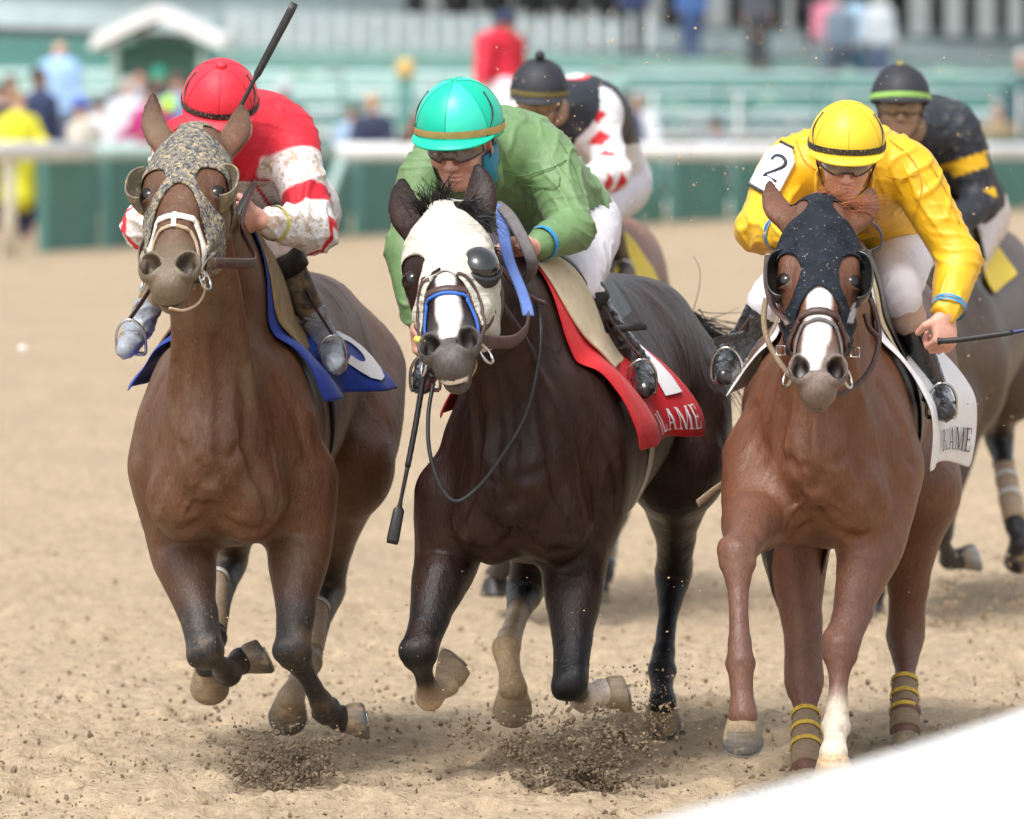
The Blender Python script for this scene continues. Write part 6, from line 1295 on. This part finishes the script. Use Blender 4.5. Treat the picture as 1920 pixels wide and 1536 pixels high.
for i in range(26):
    x = 430 + i * 58 + hg.uniform(-14, 14); t = 128 + hg.integers(0, 5) * 22; S1(gs, 'seat_back', ('paint_grey', 'paint_teal_worn', 'paint_sage')[i % 3], x, t, t + 15, 106.5, x + hg.uniform(22, 46), t + 1, t + 16, 106.5, dep=.08)
# the little gabled hut
hu = empty('gabled_hut', W(290, 260, 98) * np.array([1, 1, 0]), 'small dark green hut with a white gabled roof among the spectators', 'hut')
S1(hu, 'wall', 'paint_teal', 222, 86, 262, 98.6, 380, 86, 262, 98.6, dep=2.5)
a, b, c_ = W(290, 62, 98.5), W(222, 92, 98.5), W(380, 92, 98.5); mb = MB(); d = np.array([0, 2.6, 0]); mb.add([a, b, c_, a + d, b + d, c_ + d], [(0, 3, 4, 1), (0, 2, 5, 3), (1, 4, 5, 2)], [(0, 1, 2), (3, 5, 4)]); part(hu, 'gable', mb, 'paint_teal', False)
for x0, x1 in ((166, 290), (290, 416)):
    y0, y1 = (94, 36) if x0 == 166 else (36, 94); p, q = W(x0, y0, 97.8), W(x1, y1, 97.8); p2, q2 = W(x0 + (8 if x0 == 166 else 0), y0 - 28, 97.8), W(x1, y1 - 26, 97.8); mb = MB(); d = np.array([0, 4.2, 0])
    mb.add([p, q, q2, p2, p + d, q + d, q2 + d, p2 + d], [(0, 1, 2, 3), (7, 6, 5, 4), (0, 4, 5, 1), (3, 2, 6, 7), (0, 3, 7, 4), (1, 5, 6, 2)]); part(hu, 'roof', mb, 'paint_white', False)
for x in (208, 372): S1(hu, 'post', 'paint_railgreen', x, 90, 264, 98, x + 13, 90, 264, 98, dep=.15)
lp = empty('lamp_post', W(760, 250, 104) * np.array([1, 1, 0]), 'dark green post with a round golden top before the seating', 'lamp post')
a = W(760, 148, 104); part(lp, 'pole', MB().tube([a * np.array([1, 1, 0]), a], .10, 10), 'paint_teal'); part(lp, 'finial', MB().lathe([(.13 * math.sin(q), .15 * math.cos(q)) for q in np.linspace(math.pi, 0, 10)], mat4(Frame(W(760, 130, 104), (1, 0, 0), (0, 1, 0), (0, 0, 1)), (0, 0, 0)), 14), PT('finial_gold', (.62, .42, .14)))
# ------------------------------------------------------------------ spectators
def spectator(px, yh, Y, top, legs, label, hair=(.05, .035, .025), skinc=(.55, .33, .25), face=(0, -1, -.1), hat=None, ht=1.72, lean=0., arms='down', skirt=False, wide=1.0, base=None):
    Y = Y if px < 60 or Y > 100 else max(Y, RY(px) + 3.2); hd = W(px, yh, Y); z0 = hd[2] - ht * .93 if base is None else base; k = ht / 1.72; O = hd * np.array([1, 1, 0]) + np.array([lean * .35, 0, 0])
    rt = empty('person', (O[0], O[1], z0), label, 'spectator', 'spectators on the far side of the rail'); fx = nrm(np.array(face) * np.array([1, 1, 0])); sx = np.array([-fx[1], fx[0], 0]) if abs(fx[1]) > .01 else np.array([0, 1., 0])
    z = lambda q: z0 + q * k; P = lambda x, zz, f_=0.: O * 1.0 + sx * x * k + fx * f_ * k + np.array([-lean * (zz) * .2, 0, z(zz)])
    F = hframe(hd, face, (0, 0, 1), k); f = Field(); add_face(f, F, skinc, False, k)
    f.chain([(*(hd - np.array([0, 0, .08])), .055), (*P(0, 1.42), .06)], k=.03, c=skinc); f.chain([(*P(0, 1.36), .10, 1.5), (*P(0, .95), .11, 1.3)], k=.04, c=skinc, side=sx)
    Jt = {'down': ((.22, 1.12, 0), (.24, .86, .08)), 'fold': ((.24, 1.14, .02), (.06, 1.10, .24)), 'rail': ((.25, 1.14, .08), (.20, 1.08, .36))}[arms]
    for s_ in (-1, 1):
        e, w_ = Jt; E = P(s_ * e[0], e[1], e[2]); Wr = P(s_ * w_[0], w_[1], w_[2]); f.chain([(*P(s_ * .17, 1.38), .05), (*E, .042), (*Wr, .03)], k=.03, c=skinc, sp=False, n=3); d = nrm(Wr - E); f.ell(Wr + d * .06, (.035, .05, .03), None, .02, skinc)
        f.chain([(*P(s_ * .09, .92), .08), (*P(s_ * .10, .5), .055), (*P(s_ * .10, .08), .04), (*P(s_ * .11, .04, .10), .035)], k=.03, c=skinc, sp=False, n=3)
    skin('body', f, .022, M['sp_skin'], rt, relax_it=1)
    t = Field(); t.chain([(*P(0, 1.40), .11 * k, 1.25), (*P(0, 1.28), .145 * k * wide, 1.42), (*P(0, 1.05), .14 * k * wide, 1.3), (*P(0, .88), .15 * k * wide, 1.25)], k=.02, side=sx)
    for s_ in (-1, 1):
        e, w_ = Jt; E = P(s_ * e[0], e[1], e[2]); Wr = P(s_ * w_[0], w_[1], w_[2]); t.chain([(*P(s_ * .18, 1.36), .085), (*E, .068), (*(E * .15 + Wr * .85), .05)], k=.05, sp=False, n=3)
    if skirt: t.chain([(*P(0, .9), .15, 1.2), (*P(0, .68), .17, 1.15), (*P(0, .52), .19, 1.1)], k=.04, side=sx)
    skin('jacket', t, .024, PT('fabric', top, .8), rt, relax_it=1, colf=lambda V, q: np.ones((len(V), 3), np.float32))
    l = Field(); 
    for s_ in (-1, 1): l.chain([(*P(s_ * .07, .95), .12), (*P(s_ * .10, .5), .085), (*P(s_ * .10, .1), .07)], k=.06, sp=False, n=3)
    skin('trousers', l, .024, PT('fabric', legs, .8), rt, relax_it=1, colf=lambda V, q: np.ones((len(V), 3), np.float32))
    prof = [(.088 * math.sin(q), .088 * math.cos(q)) for q in np.linspace(R(100), 0, 8)]; mb = MB(); mb.lathe(prof, mat4(F, (0, -.018, .032)) @ np.diag([1, 1.18, 1.15, 1]), 14); part(rt, 'hair', mb, PT('hair', hair, .7))
    if hat: mb = MB(); mb.lathe([(.10, -.005)] + [(.100 * math.cos(q), .10 * math.sin(q)) for q in np.linspace(.1, R(90), 6)], mat4(F, (0, -.015, .055)) @ np.diag([1, 1.15, 1, 1]), 14); mb.grid([[F(np.array([x * (1 - .3 * t), .09 + t * .08, .055 - .02 * t])) for x in np.linspace(-.08, .08, 5)] for t in (0, .5, 1)]); part(rt, 'cap', mb, PT('cap', hat, .7))
    return rt
M['sp_skin'] = mat('sp_skin', vcol=True, rough=.6)
spectator(34, 190, 83.5, (.80, .74, .04), (.02, .03, .10), 'woman in a bright yellow coat behind the rail at the far left', hair=(.25, .15, .06), ht=1.66, skirt=True, arms='rail', face=(.5, -.6, .1))
spectator(4, 178, 86, (.03, .03, .05), (.03, .03, .04), 'dark-haired man in black just behind the woman in yellow', ht=1.74, hair=(.02, .02, .02), face=(.4, -.8, 0))
spectator(74, 148, 85.5, (.035, .05, .12), (.03, .03, .05), 'dark-skinned man in a navy jacket beside the woman in yellow', skinc=(.20, .11, .07), hair=(.015, .012, .01), ht=1.82, face=(.7, -.6, 0))
spectator(112, 100, 92, (.33, .52, .80), (.10, .12, .20), 'bald man in a light blue shirt standing higher than the rest', hair=(.5, .32, .26), ht=1.8, wide=1.1, face=(-.3, -.9, 0), base=.55)
spectator(152, 206, 84.5, (.58, .54, .46), (.2, .2, .2), 'man in a blue cap and beige jacket leaning on the rail', hat=(.06, .10, .40), ht=1.6, lean=.25, wide=1.15, arms='rail', face=(.8, -.5, -.1))
spectator(238, 165, 90, (.62, .66, .76), (.05, .06, .15), 'grey-haired person in a pale shirt by the hut', hair=(.45, .42, .40), ht=1.7)
spectator(282, 178, 87, (.42, .03, .16), (.05, .05, .08), 'person in a magenta jacket leaning at the rail', hair=(.03, .02, .02), ht=1.6, arms='rail', wide=1.1, face=(-.6, -.7, 0))
spectator(298, 150, 92, (.03, .04, .08), (.04, .04, .05), 'man in a green cap and dark jacket in front of the hut', hat=(.02, .26, .17), ht=1.78, wide=1.15)
spectator(316, 205, 85, (.45, .04, .17), (.05, .05, .08), 'person in a lime green cap and magenta top', hat=(.50, .95, .06), ht=1.5, arms='rail')
spectator(332, 158, 90, (.20, .27, .52), (.05, .06, .15), 'person in a blue jacket right of the lime green cap', hair=(.12, .07, .05), ht=1.72)
spectator(532, 172, 90, (.12, .13, .15), (.05, .05, .06), 'man in a grey cap behind the jockey in red', hat=(.45, .48, .50), ht=1.7, skinc=(.36, .2, .14))
spectator(698, 196, 84, (.022, .03, .07), (.03, .03, .05), 'fair-haired man in a dark navy jacket at the rail between two jockeys', hair=(.45, .25, .14), ht=1.58, wide=1.2, arms='rail')
spectator(1196, 196, 90, (.70, .73, .80), (.1, .1, .15), 'person in a white shirt at the rail right of the diamond-sleeved jockey', hair=(.3, .17, .11), ht=1.58, wide=1.1, arms='rail')
spectator(1168, 188, 94, (.05, .06, .12), (.05, .05, .06), 'dark-clothed person partly hidden by the diamond-sleeved jockey', ht=1.6)
spectator(20, 158, 92, (.30, .32, .36), (.1, .1, .12), 'person in a grey top behind the man in black at the far left', hair=(.10, .07, .05), ht=1.75)
spectator(52, 212, 90, (.50, .30, .26), (.08, .08, .1), 'person in a dusty pink top behind the woman in yellow', hair=(.3, .2, .1), ht=1.5, arms='rail')
spectator(186, 200, 93, (.74, .74, .76), (.2, .2, .25), 'person in a white top between the blue cap and the hut', hair=(.07, .05, .04), ht=1.6)
spectator(212, 190, 95, (.16, .10, .10), (.05, .05, .05), 'person in dark maroon left of the grey-haired person', hair=(.03, .02, .02), ht=1.62)
spectator(262, 148, 95, (.40, .42, .46), (.1, .1, .12), 'tall person in grey at the back of the hut group', hair=(.05, .04, .03), ht=1.85)
spectator(354, 178, 94, (.62, .60, .66), (.1, .1, .12), 'person in pale lilac near the red cap', hair=(.2, .12, .06), ht=1.68)
spectator(660, 214, 98, (.30, .42, .60), (.1, .1, .14), 'person in a denim blue top beside the fair-haired man', hair=(.12, .08, .05), ht=1.5)
spectator(1342, 236, 96, (.12, .14, .17), (.05, .05, .06), 'seated dark figure beyond the rail left of the number 2 armband', ht=1.45)
spectator(1420, 60, 125, (.10, .10, .12), (.05, .05, .06), 'dark figure between the columns right of the one in blue', ht=1.7, base=1.9)
spectator(1648, 54, 124, (.55, .57, .62), (.1, .12, .2), 'person in light grey at the right of the stand group', ht=1.65, base=1.5, hair=(.2, .14, .09))
spectator(1576, 52, 123.5, (.16, .20, .26), (.06, .07, .10), 'person in slate grey between the pink and the pale blue tops', ht=1.6, base=1.5)
spectator(1187, 12, 126, (.05, .07, .18), (.02, .05, .05), 'person in navy standing high on the stand balcony', ht=1.75, base=2.05)
spectator(1296, 20, 126, (.10, .20, .50), (.08, .12, .26), 'person in a blue top on the balcony beside a column', ht=1.7, base=2.0)
spectator(1530, 28, 128, (.05, .06, .09), (.05, .05, .08), 'dark figure at the top of the stand above the yellow jockey', ht=1.7, base=2.2)
spectator(1552, 40, 125, (.75, .25, .34), (.2, .25, .3), 'person in a pink top on the stand', ht=1.6, base=1.6)
spectator(1604, 30, 125, (.42, .60, .78), (.05, .12, .18), 'person in a pale blue top beside the one in pink', ht=1.7, base=1.5, hair=(.1, .06, .04))
spectator(1870, 208, 86, (.26, .20, .12), (.38, .28, .22), 'man in an olive brown jacket at the right edge of the picture', hair=(.35, .3, .25), ht=1.75, wide=1.15, skinc=(.5, .25, .2))
spectator(1916, 110, 92, (.04, .10, .12), (.1, .1, .1), 'grey-haired person cut off at the right edge', hair=(.5, .5, .5), ht=1.8, base=.3)
# ------------------------------------------------------------------ the outrider in red
g0 = W(985, 500, 75.5); g0[2] = 0
SP[6] = dict(front=(838, 285, 75.5), rear=(1122, 280, 75.5), poll=(800, 200, 75.4), nose=(748, 268, 75.3), yaw=90, c=(.17, .06, .03), cl=C_BLK, cm=(.08, .05, .04), ears=[(806, 172, 75.3), (810, 172, 75.5)],
    legs={k: [W_ for W_ in v] for k, v in dict(FL=[(850, 300, 75.3), (850, 350, 75.3), (848, 415, 75.3), (850, 470, 75.3), (846, 485, 75.3)], FR=[(858, 300, 75.7), (862, 350, 75.7), (866, 412, 75.7), (870, 470, 75.7), (866, 485, 75.7)],
        HL=[(1100, 290, 75.3), (1080, 345, 75.3), (1110, 410, 75.3), (1104, 470, 75.3), (1098, 485, 75.3)], HR=[(1100, 290, 75.7), (1090, 345, 75.7), (1125, 405, 75.7), (1120, 470, 75.7), (1114, 485, 75.7)]).items()}, hback=(1, 0, 0),
    hooves={k: ((0, 0, 1), (-1, 0, 0), C_BLK, C_BLK) for k in ('FL', 'FR', 'HL', 'HR')})
op = empty('outrider_pony', g0, 'brown pony standing side-on beyond the racing horses', 'horse'); fo, Bo, Ho = build_body(op, SP[6], M['coat_back'], h=.02)
cloth_drape('saddle', fo, Bo, M['leather'], op, .5, .95, 60, 60, off=.02, ns=8, na=12)
F6 = hframe(W(946, 46, 75.5), (-.4, -.8, -.1), (0, 0, 1))
P6 = joints(dict(neck=(942, 68, 75.5), chest=(938, 92, 75.52), waist=(942, 128, 75.5), pelvis=(950, 165, 75.5), shL=(910, 80, 75.3), shR=(966, 82, 75.7), elL=(905, 125, 75.2), wrL=(900, 160, 75.1), elR=(972, 128, 75.9), wrR=(930, 165, 75.5),
                 hipL=(945, 170, 75.35), hipR=(955, 170, 75.65), knL=(930, 235, 75.05), knR=(930, 235, 75.95), anL=(950, 315, 75.0), toL=(935, 330, 74.95), anR=(950, 315, 76.0), toR=(935, 330, 76.05)), F6)
J6 = empty('person', W(950, 175, 75.5), 'outrider in a red jacket and dark helmet sitting upright on the brown pony', 'rider')
person_body('body', P6, J6, M['skin'], h=.018, detail=False); shirt(P6, J6, PT('fabric_red', (.62, .015, .045), .7), h=.018, amp=.004, loose=.03); trousers(P6, J6, M['breeches'], h=.018); boots(P6, J6, M['leather_black'], h=.018)
helmet(F6, J6, PT('velvet_navy', (.015, .03, .07), .8), straps=False)
# ------------------------------------------------------------------ near rail, out of focus
nr = empty('safety_rail', (.9, 11, 0), 'wide white safety rail, out of focus in the near right corner', 'rail')
def atz(px, py, z): d = cF + cR * (px - 960) / FPX + cU * (768 - py) / FPX; return np.array([0, 0, CAMZ]) + d * ((z - CAMZ) / d[2])
E = spline([atz(x, y, 1.02) for x, y in ((900, 1640), (1120, 1580), (1290, 1528), (1500, 1468), (1700, 1408), (1920, 1336), (2200, 1235), (2600, 1110), (3300, 960))], 8); T = np.gradient(E, axis=0); T /= np.linalg.norm(T, axis=1)[:, None]; S_ = np.cross(T, [0, 0, 1]); G = []
for q in np.linspace(0, 1, 14): G.append(E + S_ * (1.1 * q) + np.array([0, 0, 1]) * (.075 * math.sin(q * math.pi * .55) - .0))
G = [E + np.array([0, 0, -.05])] + G; o = part(nr, 'cover', MB().grid(np.array(G)), PT('gloss_white', (.86, .86, .85), .3)); thick(o, .012, 0)
for k in (4, 20, 36): p = E[k] + S_[k] * .5; part(nr, 'post', MB().tube([(p[0], p[1], 0), (p[0], p[1], 1.03)], .04, 12), 'paint_white')
